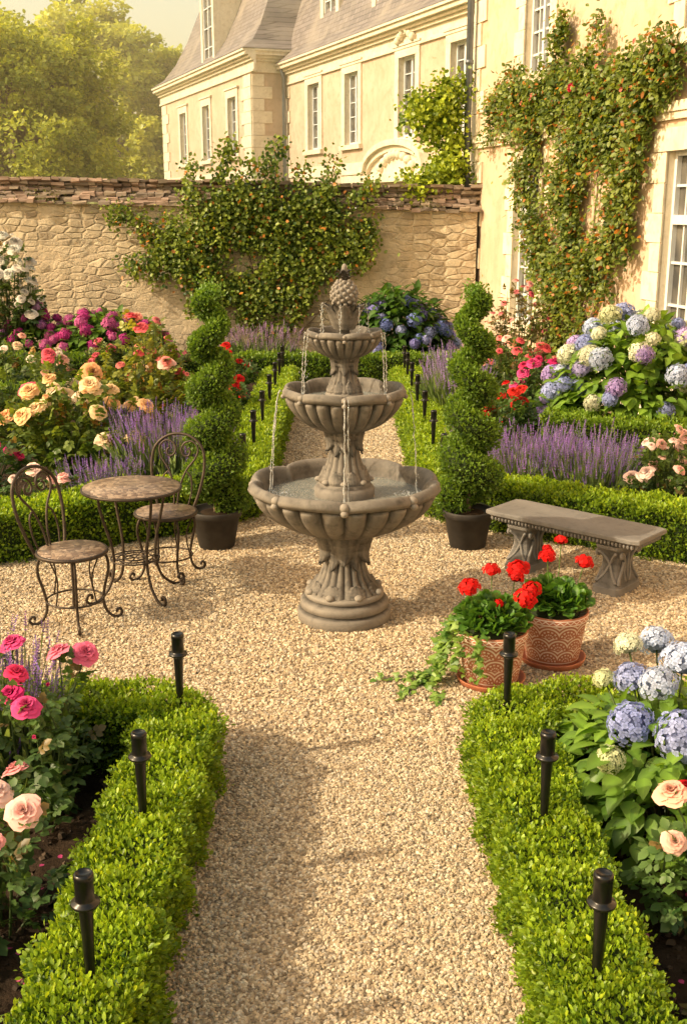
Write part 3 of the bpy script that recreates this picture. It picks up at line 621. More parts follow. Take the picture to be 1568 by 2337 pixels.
def geranium(x,y,ivy,heads):
    e=empty('potted_geranium',(x,y,0),.3)
    mb=MB(); lathe(mb,[(.15,.0),(.168,.005),(.18,.035),(.182,.04),(.174,.041),(.165,.018),(.01,.016)],56); mb.build('saucer',[TERRAP],parent=e)
    mb=MB(); lathe(mb,[(.138,.017),(.142,.02),(.175,.262),(.180,.264),(.183,.268),(.184,.302),(.181,.307),(.172,.306),(.165,.28),(.0,.275)],72); mb.build('pot',[TERRA],parent=e)
    mb=MB(); ellipsoid(mb,(0,0,.29),(.14,.14,.04),14,6,1,(.02,.03,.01))
    n=560; d=rdir(n); d[:,2]=np.abs(d[:,2]); rr=rng.uniform(.35,1,n)**.6
    Q=np.array([0,0,.34])+d*rr[:,None]*np.array([.19,.19,.125]); 
    D=d*1+rdir(n)*.6+np.array([0,0,.15]); Zn=np.array([0,0,1.])+d*.7+rdir(n)*.5
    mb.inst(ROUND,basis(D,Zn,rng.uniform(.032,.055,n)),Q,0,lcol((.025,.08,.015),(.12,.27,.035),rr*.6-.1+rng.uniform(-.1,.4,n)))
    for i in range(0,n,4): tube(mb,[(Q[i,0]*.2,Q[i,1]*.2,.28),Q[i]*np.array([.8,.8,.95]),Q[i]],.0025,4,0,(.10,.18,.05))
    for (hx,hy,hz,s) in heads:
        tube(mb,cat([(hx*.3,hy*.3,.32),(hx*.75,hy*.75,hz*.75),(hx,hy,hz)],4),.003,5,0,(.12,.2,.05))
        mb.inst(GER,zbasis(np.array([[hx*1.2,hy*1.2-.1,.5]]),np.array([s]))*np.array([1,1,.9])[None,:,None],np.array([[hx,hy,hz]]),2,np.array([(.68,.010,.008)]))
    if ivy:
        for k in range(8):
            if k<5:
                a0=math.radians((176,186,170,196,182)[k])-.3; R_=(.60,.50,.42,.36,.55)[k]; c,s=math.cos(a0),math.sin(a0)
                L_=[(c*.1,s*.1,.32),(c*.2,s*.2,.32),(c*.25,s*.25,.20),(c*.28,s*.28,.08),(c*(.3+.35*(R_-.3)),s*.34-.02,.02),(c*R_,s*R_-.04-.05*k,.015)]
            else:
                a0=math.radians((215,245,160)[k-5])-.3; c,s=math.cos(a0),math.sin(a0)
                L_=[(c*.1,s*.1,.32),(c*.2,s*.2,.32),(c*.22,s*.22,.24),(c*.23,s*.23,random.uniform(.08,.16))]
            p=cat(L_,8); p[:,:2]+=rng.normal(0,.005,(len(p),2)); tube(mb,p,.0022,4,0,(.12,.15,.05))
            m=int(len(p)*1.6); idx=rng.integers(6,len(p),m); Q=p[idx]+rng.normal(0,.018,(m,3)); Q[:,2]=np.maximum(Q[:,2],.02)
            mb.inst(IVY,basis(rdir(m)*.7+np.array([c,s,-.2]),rdir(m)*.6+np.array([c,s-.3,1.]),rng.uniform(.025,.050,m)),Q,0,lcol((.06,.14,.02),(.24,.36,.08),rng.random(m)))
    mb.build('geranium_plant',[LEAF,COLM,PETAL],parent=e)
h1=[(-.13,.02,.53,.055),(.04,.12,.575,.045),(.12,-.12,.49,.058),(.0,-.06,.46,.025),(.17,.1,.53,.04)]
h2=[(-.20,.06,.53,.058),(-.06,.0,.61,.045),(.10,.15,.64,.035),(.2,.06,.53,.05),(-.20,-.1,.47,.05),(.02,.16,.6,.025)]
geranium(.775,5.34,True,h1); geranium(1.15,5.62,False,h2)
# ------------------------------------------------------------------ roses etc
PAL={'peach':[(.92,.60,.30),(.93,.70,.42),(.90,.50,.24),(.93,.76,.54)],'pink':[(.80,.26,.28),(.86,.42,.40),(.74,.15,.20)],'magenta':[(.66,.03,.19),(.74,.08,.27),(.6,.03,.13)],
 'red':[(.60,.012,.012),(.66,.03,.02)],'salmon':[(.88,.38,.30),(.90,.56,.48),(.80,.14,.17),(.85,.26,.24)],'white':[(.80,.78,.70),(.82,.76,.68)],'lpink':[(.90,.55,.50),(.92,.68,.62)],'mix':[(.90,.50,.40),(.92,.70,.48),(.82,.14,.20),(.92,.78,.66)]}
def rose_bush(name,loc,rx,ry,h,nst,nleaf,ls,fl,lc1=(.03,.07,.018),lc2=(.12,.21,.05),nfl=0,pal='pink',fs=.05,minz=.25):
    mb=MB(); fl=list(fl)
    for i in range(nfl):
        a=random.uniform(0,2*PI); r=math.sqrt(random.random())*.95; z=h*(1-.5*r*r)*random.uniform(.72,1.08); fl.append((rx*r*math.cos(a),ry*r*math.sin(a),z,fs*random.choice([.35,.7,.85,1.0,1.15]),random.choice(PAL[pal])))
    stems=[]
    for f in fl: stems.append((np.array(f[:3]),1))
    for i in range(nst):
        a=random.uniform(0,2*PI); r=math.sqrt(random.random()); z=h*(1-.5*r*r)*random.uniform(.65,1.0); stems.append((np.array((rx*r*math.cos(a),ry*r*math.sin(a),z)),0))
    paths=[]
    for tp,_ in stems:
        b=np.array((tp[0]*.25+random.gauss(0,.03),tp[1]*.25+random.gauss(0,.03),0)); m=(b+tp)/2+np.array((random.gauss(0,.03),random.gauss(0,.03),.1*h)); m[:2]+=tp[:2]*.15
        p=cat([b,m,tp-np.array([0,0,.012])],6); paths.append(p); tube(mb,p,np.linspace(.006,.0028,len(p)),5,0,(.07,.11,.04))
    P=np.array([p[[min(len(p)-1,j) for j in range(13)]] for p in paths])
    k=rng.integers(0,len(paths),nleaf); t=rng.uniform(2,11.6,nleaf); ti=t.astype(int); fr=(t-ti)[:,None]
    Q=P[k,ti]*(1-fr)+P[k,np.minimum(ti+1,12)]*fr; Q=Q+rdir(nleaf)*rng.uniform(0,1,(nleaf,1))*ls*.8; Q[:,2]=np.maximum(Q[:,2],.04)
    out=nrm(np.stack([Q[:,0]/rx,Q[:,1]/ry,np.full(nleaf,.3)],-1)); D=out+rdir(nleaf)*.9; Zn=np.array([0,0,1.])+rdir(nleaf)*.6+out*.3
    f=Q[:,2]/h*.55+rng.uniform(-.2,.5,nleaf)+.15*(clump(Q+np.array(loc),6)-.5)
    C=lcol(lc1,lc2,f); red=rng.random(nleaf)<.05; C[red]=C[red]*np.array([2.0,.8,1.0])
    mb.inst(CLT,basis(D,Zn,ls*rng.uniform(.7,1.25,nleaf)),Q,0,C)
    for f in fl:
        x,y,z,s,c=f; d=np.array([[x/rx*.5+random.gauss(0,.25),y/ry*.4-.45+random.gauss(0,.25),.8]])
        mb.inst(BUD if s<.027 else random.choice(ROSE),zbasis(d,np.array([s])),np.array([[x,y,z-.01]]),1,np.array([c])*random.uniform(.9,1.1))
        n=5; mb.inst(LT,basis(rdir(n)*np.array([1,1,.2])-d*.1,np.tile(d,(n,1)),s*.8),np.tile([[x,y,z-.012]],(n,1)),0,(.09,.16,.04))
    return mb.build(name,[LEAF,PETAL],loc)
def lavender(loc,rx,ry,h,n,fs=1.0,col=(.34,.20,.54)):
    mb=MB(); a=rng.uniform(0,2*PI,n); r=np.sqrt(rng.random(n)); b=np.stack([rx*r*np.cos(a)*.8,ry*r*np.sin(a)*.8,np.zeros(n)],-1)
    tp=np.stack([rx*r*np.cos(a)*1.15,ry*r*np.sin(a)*1.15,h*rng.uniform(.45,1.0,n)],-1)+rng.normal(0,.035,(n,3)); d=tp-b; ln=np.linalg.norm(d,axis=1)
    ST=T([(-.0035,0,0),(.0035,0,0),(.003,.5,.02),(-.003,.5,.02),(.002,1,0),(-.002,1,0)],[(0,1,2,3),(3,2,4,5)])
    B=basis(d,rng.normal(size=(n,3)),ln); B[:,:,0]*=(1/ln[:,None])*.8
    mb.inst(ST,B,b,0,lcol((.10,.15,.06),(.20,.26,.11),rng.random(n)))
    Z=nrm(d)+rng.normal(0,.12,(n,3)); s=fs*.086*rng.uniform(.5,1.15,n); Bz=zbasis(Z,s)
    C=np.array(col)*rng.uniform(.6,1.45,(n,1))+rng.normal(0,.02,(n,3)); mb.inst(SPIKE,Bz,tp-nrm(d)*s[:,None]*.5,1,np.clip(C,0.01,1))
    m=int(n*1.9); a=rng.uniform(0,2*PI,m); r=np.sqrt(rng.random(m)); b=np.stack([rx*r*np.cos(a)*.9,ry*r*np.sin(a)*.9,rng.uniform(.0,.25,m)*h],-1); d=np.stack([np.cos(a)*.35*r,np.sin(a)*.35*r,np.ones(m)],-1)+rng.normal(0,.28,(m,3))
    mb.inst(LT,basis(d,rdir(m),h*.5*rng.uniform(.5,1.2,m),.12),b,0,lcol((.08,.13,.05),(.22,.31,.12),rng.random(m)))
    return mb.build('lavender',[LEAF,PETAL],loc)
HB=[(.34,.40,.74),(.40,.46,.78),(.46,.42,.74)];HC=[(.66,.70,.42),(.74,.76,.58)];HP=[(.44,.32,.68),(.50,.38,.72)];HLB=[(.54,.62,.82),(.50,.58,.80)];HBD=[(.20,.26,.62),(.27,.26,.64),(.34,.36,.70)]
def hydrangea(loc,rx,ry,h,nleaf,ls,heads,t=None,lc1=(.02,.065,.012),lc2=(.10,.22,.03)):
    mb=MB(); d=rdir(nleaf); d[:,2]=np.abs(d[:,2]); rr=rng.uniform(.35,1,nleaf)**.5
    Q=np.array([0,0,h*.3])+d*rr[:,None]*np.array([rx,ry,h*.68]); low=rng.random(nleaf)<.25; Q[low,2]*=rng.uniform(.2,.9,low.sum())
    D=d*np.array([1,1,.2])+rdir(nleaf)*.55-np.array([0,0,.1]); Zn=np.array([0,0,1.])+d*.8+rdir(nleaf)*.4
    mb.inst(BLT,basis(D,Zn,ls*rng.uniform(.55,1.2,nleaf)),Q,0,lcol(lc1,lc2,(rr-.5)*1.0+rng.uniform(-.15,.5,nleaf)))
    for i in range(26):
        k=random.randrange(nleaf); q=Q[k]; tube(mb,cat([(q[0]*.2,q[1]*.2,0),(q[0]*.7,q[1]*.7,q[2]*.6),tuple(q)],4),.005,5,0,(.08,.10,.04))
    for (x,y,z,s,c) in heads:
        dd=np.array([[x/rx*.8,y/ry*.8,.8]]); mb.inst(t or random.choice(HYD),zbasis(dd,np.array([s])),np.array([[x,y,z]]),1,np.array([c])*random.uniform(.88,1.1))
        tube(mb,[(x*.5,y*.5,z*.5),(x,y,z)],.004,5,0,(.08,.13,.04))
    return mb.build('hydrangea_bush',[LEAF,PETAL],loc)
def dome_heads(n,rx,ry,h,s,pals,lo=.15,front=True):
    out=[]; g=2.39996
    for i in range(n):
        z=1-(1-lo)*(i+.5)/n; r=math.sqrt(1-z*z); a=i*g+random.uniform(-.5,.5); k=random.uniform(.94,1.08); out.append((rx*r*math.cos(a)*k,ry*r*math.sin(a)*k,(h*.3+h*.7*z)*random.uniform(.95,1.04),s*random.uniform(.65,1.2),random.choice(random.choice(pals))))
    return out
hh=[(-.20,-.08,.50,.085,HB[0]),(-.03,-.19,.50,.10,HB[1]),(.14,-.02,.56,.092,HB[0]),(.08,.22,.63,.085,HLB[1]),(-.30,-.20,.41,.055,HC[0]),(.06,-.36,.42,.058,HC[0]),(-.12,.32,.66,.055,HC[1]),(.02,.40,.64,.07,HLB[0]),(.33,-.12,.55,.09,HB[2]),(.36,.25,.6,.08,HB[1]),(-.24,.20,.56,.045,HC[0]),(-.06,.06,.60,.075,HLB[0]),(.22,.34,.66,.07,HLB[1]),(-.14,.16,.58,.07,HB[1])]
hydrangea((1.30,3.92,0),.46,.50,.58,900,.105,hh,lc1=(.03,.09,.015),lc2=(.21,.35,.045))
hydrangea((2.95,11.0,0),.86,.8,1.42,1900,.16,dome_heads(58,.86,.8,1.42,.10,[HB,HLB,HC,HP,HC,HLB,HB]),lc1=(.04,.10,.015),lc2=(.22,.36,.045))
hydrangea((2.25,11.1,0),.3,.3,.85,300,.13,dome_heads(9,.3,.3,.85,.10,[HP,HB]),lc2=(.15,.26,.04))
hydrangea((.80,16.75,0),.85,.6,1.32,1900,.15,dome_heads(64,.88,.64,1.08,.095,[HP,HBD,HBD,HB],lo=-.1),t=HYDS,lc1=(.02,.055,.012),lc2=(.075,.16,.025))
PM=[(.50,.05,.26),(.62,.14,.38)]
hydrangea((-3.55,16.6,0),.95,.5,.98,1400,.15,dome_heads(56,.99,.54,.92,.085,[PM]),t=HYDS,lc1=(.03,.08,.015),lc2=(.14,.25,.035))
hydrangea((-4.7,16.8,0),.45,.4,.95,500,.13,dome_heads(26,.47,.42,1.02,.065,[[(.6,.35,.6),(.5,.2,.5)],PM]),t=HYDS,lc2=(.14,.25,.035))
M1=PAL['magenta'];LP=PAL['lpink']
rose_bush('rose_bush',(-1.24,3.97,0),.30,.33,.55,16,360,.080,[(.02,-.10,.56,.058,M1[1]),(-.08,.12,.60,.055,(.78,.06,.18)),(.15,.34,.60,.060,(.84,.18,.32)),(.06,.26,.64,.052,(.84,.24,.36)),(.04,.12,.55,.024,M1[0]),(-.14,.3,.66,.055,M1[1]),(-.20,-.1,.55,.058,M1[0]),(-.06,-.02,.58,.05,M1[0]),(.08,-.2,.48,.025,M1[1])])
rose_bush('rose_bush',(-1.20,3.24,0),.20,.28,.42,14,300,.080,[(.13,.04,.46,.06,LP[0]),(-.01,.16,.46,.064,LP[1]),(.03,.30,.47,.050,(.88,.38,.40)),(-.07,.0,.46,.06,LP[0]),(.07,-.08,.42,.028,(.86,.4,.4))],lc1=(.035,.08,.022),lc2=(.14,.24,.07))
rose_bush('rose_bush',(-1.20,2.55,0),.16,.22,.22,10,80,.075,[],lc1=(.035,.08,.022),lc2=(.14,.24,.07))
lavender((-1.48,4.22,0),.26,.22,.66,420,.9)
rose_bush('rose_bush',(1.25,3.20,0),.22,.30,.46,16,330,.080,[(-.12,.18,.47,.060,(.92,.52,.40)),(.04,.14,.46,.045,(.62,.01,.02)),(-.16,.0,.40,.042,(.92,.58,.48)),(.01,.02,.42,.045,(.62,.01,.02)),(.18,.1,.45,.05,LP[0]),(-.04,.28,.44,.035,(.62,.01,.02))],lc1=(.035,.09,.02),lc2=(.17,.28,.07))
rose_bush('rose_bush',(1.20,2.58,0),.16,.20,.34,12,150,.075,[],lc1=(.03,.08,.018),lc2=(.16,.27,.07))
rose_bush('rose_bush',(-2.35,9.5,0),.78,.6,1.10,44,1300,.115,[],lc1=(.04,.09,.015),lc2=(.24,.31,.05),nfl=34,pal='peach',fs=.084)
rose_bush('rose_bush',(-2.1,11.3,0),.60,.5,1.30,34,900,.115,[],lc1=(.05,.10,.015),lc2=(.34,.36,.06),nfl=20,pal='salmon',fs=.078)
rose_bush('rose_bush',(-3.2,11.0,0),.55,.5,1.2,30,650,.115,[],nfl=16,pal='mix',fs=.078,lc2=(.2,.28,.05))
rose_bush('rose_bush',(-3.0,8.6,0),.45,.4,.85,24,480,.10,[],nfl=12,pal='magenta',fs=.065)
rose_bush('rose_bush',(-2.35,8.15,0),.32,.3,.52,16,300,.08,[],nfl=10,pal='lpink',fs=.058)
rose_bush('rose_bush',(-2.75,7.75,0),.3,.25,.5,14,240,.08,[],nfl=9,pal='magenta',fs=.05)
lavender((-1.56,9.2,0),.40,.45,.76,1150,1.0)
lavender((-1.95,8.55,0),.30,.22,.45,400,.9)
lavender((-1.20,9.3,0),.22,.5,.60,450,.95)
rose_bush('rose_bush',(-1.35,11.9,0),.32,.5,.80,20,380,.1,[],nfl=18,pal='red',fs=.06)
rose_bush('rose_bush',(-1.45,13.6,0),.4,.5,.85,20,380,.1,[],nfl=18,pal='red',fs=.06)
rose_bush('rose_bush',(-2.6,14.3,0),.8,.5,1.05,26,600,.12,[],nfl=16,pal='pink',fs=.06,lc2=(.26,.30,.06))
rose_bush('rose_bush',(-4.4,14.2,0),.9,.5,.95,26,600,.12,[],nfl=20,pal='mix',fs=.07,lc2=(.2,.28,.06))
mb=MB(); n=1500; d=rdir(n); d[:,2]=abs(d[:,2]); Q=d*rng.uniform(.4,1,(n,1))*np.array([.3,.4,.42]); mb.inst(LT,basis(d+rdir(n)*.4,rdir(n),.06*rng.uniform(.6,1.2,n),.4),Q,0,np.array((.38,.41,.33))*rng.uniform(.6,1.2,(n,1))); mb.build('silver_ragwort',[LEAF],(-1.30,10.9,0))
for (x,y) in ((1.20,9.35),(-1.22,10.25)):
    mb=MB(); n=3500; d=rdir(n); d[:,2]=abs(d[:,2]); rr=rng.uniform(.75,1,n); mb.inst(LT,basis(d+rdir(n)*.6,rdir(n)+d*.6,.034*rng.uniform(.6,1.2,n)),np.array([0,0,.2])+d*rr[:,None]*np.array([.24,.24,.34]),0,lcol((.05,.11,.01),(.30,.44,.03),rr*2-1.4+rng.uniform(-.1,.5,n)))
    ellipsoid(mb,(0,0,.2),(.18,.18,.26),10,6,1,(.02,.035,.008)); mb.build('box_ball_shrub',[LEAF,COLM],(x,y,0))
lavender((1.52,8.95,0),.38,.40,.60,1100,.95); lavender((2.02,8.75,0),.38,.42,.62,1100,.95); lavender((1.20,9.9,0),.22,.3,.5,300,.9)
lavender((1.28,12.4,0),.34,.7,.85,900,1.1,(.40,.27,.58))
rose_bush('rose_bush',(1.62,10.9,0),.32,.35,.78,20,350,.1,[],nfl=16,pal='red',fs=.065)
rose_bush('rose_bush',(2.05,11.5,0),.42,.4,.98,22,420,.11,[],nfl=13,pal='magenta',fs=.075)
rose_bush('rose_bush',(2.0,13.1,0),.62,.5,1.10,26,600,.11,[],nfl=24,pal='salmon',fs=.065,lc2=(.18,.25,.06))
rose_bush('rose_bush',(2.50,8.25,0),.36,.38,.80,22,560,.08,[],nfl=30,pal='lpink',fs=.05,lc2=(.17,.27,.06))
rose_bush('rose_bush',(3.0,7.95,0),.4,.36,.75,20,420,.08,[],nfl=20,pal='salmon',fs=.05,lc2=(.17,.27,.06))
rose_bush('rose_bush',(2.35,14.8,0),.5,.3,1.55,24,420,.1,[],nfl=20,pal='pink',fs=.045,lc1=(.08,.08,.03),lc2=(.26,.2,.08))
rose_bush('rose_bush',(-5.05,16.7,0),.55,.4,2.1,30,1000,.12,[],nfl=70,pal='white',fs=.085,lc2=(.16,.24,.06))
lavender((-1.3,16.3,0),.6,.25,.75,350,1.3,(.44,.28,.50))
mb=MB(); n=120; P=np.stack([np.where(rng.random(n)<.5,-1,1)*rng.uniform(.95,1.7,n),rng.uniform(2.2,4.1,n),np.full(n,.055)],-1); mb.inst(LT,basis(rdir(n)*np.array([1,1,.2]),np.tile([[0,0,1.]],(n,1))+rdir(n)*.3,.022,1.3),P,0,np.array((.6,.08,.25))*rng.uniform(.7,1.3,(n,1))); mb.build('fallen_petals',[PETAL])
# ------------------------------------------------------------------ stone garden wall
e=empty('stone_garden_wall',(-5.5,18,0))
def wt(x): return float(np.interp(x,[-13,-5.6,2.1],[2.62,2.53,2.38]))
mb=MB(); X=np.linspace(-13,2.12,180); V=[]
for x in X:
    for z in np.linspace(0,1,30): V.append((x+5.5,rng.normal(0,.009),z*wt(x)))
grid(mb,V,180,30,0,(1,1,1),True); 
mb.add([(-13+5.5,.42,0),(2.12+5.5,.42,0),(2.12+5.5,.42,2.4),(-13+5.5,.42,2.62)],[(0,1,2,3)])
mb.build('wall_body',[RUBBLE],parent=e)
mb=MB()
for r in range(6):
    y0=-.10+r*.055; dz=.0+r*.062
    x=-13.0
    while x<2.05:
        wd_=random.uniform(.10,.22); z=wt(x)+dz+random.gauss(0,.009); th=random.uniform(.03,.055); yy=y0+random.gauss(0,.018)
        V=boxv(x+5.5,x+wd_-.006+5.5,yy,yy+.30 if r<5 else yy+.16,z,z+th); V[[2,3,6,7],2]+=.10 if r<5 else .0; V+=rng.normal(0,.006,V.shape)
        k=random.uniform(.6,1.3); c=random.choice([(.30,.215,.17),(.35,.25,.195),(.24,.185,.15),(.30,.24,.18),(.26,.21,.17)]); mb.add(V,BOXF,0,tuple(k*q for q in c),False)
        if r>=1 and r<5:
            V2=V.copy(); V2[:,1]=.42-(V2[:,1]-0)-.0; mb.add(V2,BOXF,0,tuple(k*q for q in c),False)
        x+=wd_
mb.build('tile_coping',[COLM],parent=e)
mb=MB(); n=16000; x=rng.uniform(-13,2,n); r=rng.integers(0,6,n); keep=np.sin(x*2.1)+np.sin(x*5.3+1)+rng.normal(0,.6,n)>.8; x=x[keep]; r=r[keep]; n=len(x)
Q=np.stack([x+5.5,-.1+r*.055+rng.uniform(-.01,.06,n),np.interp(x,[-13,-5.6,2.1],[2.62,2.53,2.38])+r*.062+.05+rng.uniform(0,.015,n)],-1)
mb.inst(LT,basis(rdir(n)+np.array([0,0,.4]),rdir(n),.035*rng.uniform(.5,1.2,n)),Q,0,lcol((.06,.07,.02),(.17,.17,.05),rng.random(n))); mb.build('moss',[LEAF],parent=e)
# ------------------------------------------------------------------ buildings
class Fr:
    def __init__(s,O,U,Nn): s.O=np.array([*O,0.]); U=np.array([*U,0.]); s.U=U/np.linalg.norm(U); Nn=np.array([*Nn,0.]); s.N=Nn/np.linalg.norm(Nn)
    def P(s,V): V=np.asarray(V,float); return s.O+V[:,0:1]*s.U+V[:,1:2]*s.N+V[:,2:3]*np.array([0,0,1.])
    def box(s,mb,u0,u1,w0,w1,z0,z1,mat=0,col=(1,1,1)): mb.add(s.P(boxv(u0,u1,w0,w1,z0,z1)),BOXF,mat,col,False)
def wallgrid(mb,fr,u0,u1,z0,z1,ops,dep=.22):
    us=sorted(set([u0,u1]+[o[0] for o in ops]+[o[1] for o in ops])); zs=sorted(set([z0,z1]+[o[2] for o in ops]+[o[3] for o in ops]))
    us=[u for u in us if u0<=u<=u1]; zs=[z for z in zs if z0<=z<=z1]
    for i in range(len(us)-1):
        for j in range(len(zs)-1):
            um=(us[i]+us[i+1])/2; zm=(zs[j]+zs[j+1])/2
            if any(o[0]<um<o[1] and o[2]<zm<o[3] for o in ops): continue
            mb.add(fr.P([(us[i],0,zs[j]),(us[i+1],0,zs[j]),(us[i+1],0,zs[j+1]),(us[i],0,zs[j+1])]),[(0,1,2,3)],0,(1,1,1),False)
def windows(fr,ops,tr,fm,gl,sur=.16,fw=.05,cols=2,rows=4,transom=None,quoin=False,dep=.2):
    for (a,b,c,d) in ops:
        for q in ([(a,.0,c),(a,-dep,c),(a,-dep,d),(a,0,d)],[(b,.0,c),(b,-dep,c),(b,-dep,d),(b,0,d)],[(a,0,d),(b,0,d),(b,-dep,d),(a,-dep,d)],[(a,0,c),(b,0,c),(b,-dep,c),(a,-dep,c)]):
            tr.add(fr.P(q),[(0,1,2,3)],0,(1,1,1),False)
        gl.add(fr.P([(a,-dep+.01,c),(b,-dep+.01,c),(b,-dep+.01,d),(a,-dep+.01,d)]),[(0,1,2,3)],0,(1,1,1),False)
        w0,w1=-dep+.012,-dep+.07
        fr.box(fm,a,a+fw,w0,w1,c,d); fr.box(fm,b-fw,b,w0,w1,c,d); fr.box(fm,a+fw,b-fw,w0,w1-.004,c,c+fw*1.3); fr.box(fm,a+fw,b-fw,w0,w1-.004,d-fw,d)
        m=(a+b)/2; fr.box(fm,m-fw*.7,m+fw*.7,w0,w1+.006,c+fw,d-fw)
        zt=d
        if transom: zt=c+(d-c)*transom; fr.box(fm,a+fw,b-fw,w0,w1+.01,zt-fw,zt+fw)
        for k in range(1,rows):
            z=c+(zt-c)*k/rows; fr.box(fm,a+fw,b-fw,w0,w1-.02,z-.014,z+.014)
        if transom: z=(zt+d)/2; fr.box(fm,a+fw,b-fw,w0,w1-.02,z-.014,z+.014)
        if cols>2:
            for k in (1,3):
                x=a+(b-a)*k/4; fr.box(fm,x-.012,x+.012,w0,w1-.024,c+fw,d-fw)
        if quoin:
            z=c;k=0
            while z<d-.01:
                h=min(.32,d-z); e_=sur+(.14 if k%2 else 0); pr=.018+random.uniform(0,.006)
                fr.box(tr,a-e_,a,-.02,pr,z+.004,z+h-.004); fr.box(tr,b,b+e_,-.02,pr,z+.004,z+h-.004); z+=h;k+=1
            fr.box(tr,a-sur-.05,b+sur+.05,-.02,.028,d,d+.24); fr.box(tr,m-.1,m+.1,.0,.05,d+.002,d+.27)
        else:
            fr.box(tr,a-sur,a,-.02,.05,c,d); fr.box(tr,b,b+sur,-.02,.05,c,d); fr.box(tr,a-sur,b+sur,-.02,.055,d,d+sur*1.1)
            fr.box(tr,a-sur*1.4,b+sur*1.4,-.02,.10,d+sur*1.1+.002,d+sur*1.1+.06)
        fr.box(tr,a-sur*1.2,b+sur*1.2,-.02,.13,c-.14,c-.002)
def cornice(fr,mb,u0,u1,z,s=1.0):
    for (dz0,dz1,w) in ((-.62,-.56,.07),(-.56,-.30,.035),(-.30,-.22,.12),(-.22,-.14,.2),(-.14,-.03,.32),(-.03,.03,.38)):
        fr.box(mb,u0,u1,-.05,w*s,z+dz0*s,z+dz1*s-.002)
def quoins(fr,mb,u,side,z0,z1,h=.36,w=(.42,.62),pr=.04):
    z=z0;k=0
    while z<z1-.02:
        hh=min(h,z1-z); ww=w[k%2]; a,b=(u,u+ww) if side>0 else (u-ww,u); fr.box(mb,a,b,-.02,pr+random.uniform(0,.004),z+.008,z+hh-.008); z+=hh;k+=1
def dormer(fr,u,z,wd,h,wp,tr,fm,gl,rf):
    a,b=u-wd/2,u+wd/2
    fr.box(tr,a,a+.28,wp-1.6,wp,z,z+h); fr.box(tr,b-.28,b,wp-1.6,wp,z,z+h); fr.box(tr,a-.1,b+.1,wp-1.6,wp+.08,z+h,z+h+.22)
    fr.box(gl,a+.28,b-.28,wp-.4,wp-.12,z,z+h)
    m=u; fr.box(fm,a+.28,a+.34,wp-.12,wp-.06,z,z+h); fr.box(fm,b-.34,b-.28,wp-.12,wp-.06,z,z+h); fr.box(fm,m-.04,m+.04,wp-.12,wp-.05,z,z+h)
    for k in range(4): zz=z+h*k/4; fr.box(fm,a+.34,b-.34,wp-.12,wp-.065,zz,zz+.04)
    t=z+h+.22; V=[(a-.15,wp+.1,t),(b+.15,wp+.1,t),(m,wp+.1,t+.55),(a-.15,wp-2.6,t),(b+.15,wp-2.6,t),(m,wp-2.6,t+.55)]
    tr.add(fr.P(V),[(0,1,2)],0,(1,1,1),False); rf.add(fr.P(V)+np.array([0,0,.004]),[(0,2,5,3),(1,4,5,2)],0,(1,1,1),False)
ch=empty('chateau',(-2.13,42.6,0)); OFF=np.array([-2.13,42.6])
class FrO(Fr):
    def __init__(s,O,U,Nn,off): super().__init__((O[0]-off[0],O[1]-off[1]),U,Nn)
U=(.3726,-.9279);NN=(-.9279,-.3726)
fm_=FrO((-2.13,42.6),U,NN,OFF); fp=FrO((-8.59,55.3),U,NN,OFF); fret=FrO((-3.3,42.13),(1.17,.47),(.3726,-.9279),OFF)
wall,tr,frm,gls,rf=MB(),MB(),MB(),MB(),MB()
ops=[(2.5,3.6,4.4,6.55),(5.9,7.0,4.4,6.55),(10.0,11.1,4.4,6.55),(13.2,14.2,4.4,6.55),(2.5,3.6,.9,3.2),(5.9,7.0,.9,3.2)]
wallgrid(wall,fm_,0,17,0,7.4,ops); windows(fm_,ops,tr,frm,gls,.26,.07,2,5)
cornice(fm_,tr,.0,17,7.44,1.1)
fm_.box(tr,0,17,-.02,.05,3.55,3.85)
ops2=[(11.15,12.25,4.4,6.55),(7.35,8.45,4.4,6.55),(3.45,4.55,4.4,6.55)]
wallgrid(wall,fp,0,14.2,0,7.85,ops2); windows(fp,ops2,tr,frm,gls,.26,.07,2,5); cornice(fp,tr,-.3,14.6,7.9,1.15)
fp.box(tr,0,14.2,-.02,.05,3.55,3.85)
wallgrid(wall,fret,0,1.26,0,7.85,[]); 
for (dz0,dz1,w_) in ((-.62,-.56,.07),(-.56,-.30,.035),(-.30,-.22,.12),(-.22,-.14,.2),(-.14,-.03,.32),(-.03,.03,.38)): fret.box(tr,.0,1.9,-.05,w_*1.15+.004,7.903+dz0*1.15,7.903+dz1*1.15-.002)
quoins(fp,tr,14.2,-1,0,7.15,.42,(.9,1.25),.05); quoins(fp,tr,0,1,0,7.15,.42,(.9,1.25),.05); quoins(fret,tr,0,1,0,7.15,.42,(.45,.75),.05)
quoins(fm_,tr,0.02,1,0,6.7,.42,(.3,.55),.045)
quoins(fm_,tr,14.9,1,0,6.7,.42,(.5,.8),.045)
Vs=[];cu=10.1
for k in range(25):
    t=-1+2*k/24; z=3.62+.75*math.sqrt(max(0,1-t*t)) ; Vs.append((cu+t*2.1,z))
for (o,w0,w1) in ((0,.0,.34),(.16,.0,.22)):
    for k in range(24):
        (a,za),(b,zb)=Vs[k],Vs[k+1]; th=.16
        V=[(a,w0,za-o),(b,w0,zb-o),(b,w1,zb-o),(a,w1,za-o),(a,w0,za-o-th),(b,w0,zb-o-th),(b,w1,zb-o-th),(a,w1,za-o-th)]
        tr.add(fm_.P(V),BOXF,0,(1,1,1),False)
fm_.box(tr,cu-2.2,cu+2.2,0,.3,3.2,3.42); fm_.box(tr,cu-1.9,cu+1.9,-.02,.1,3.42,3.9)
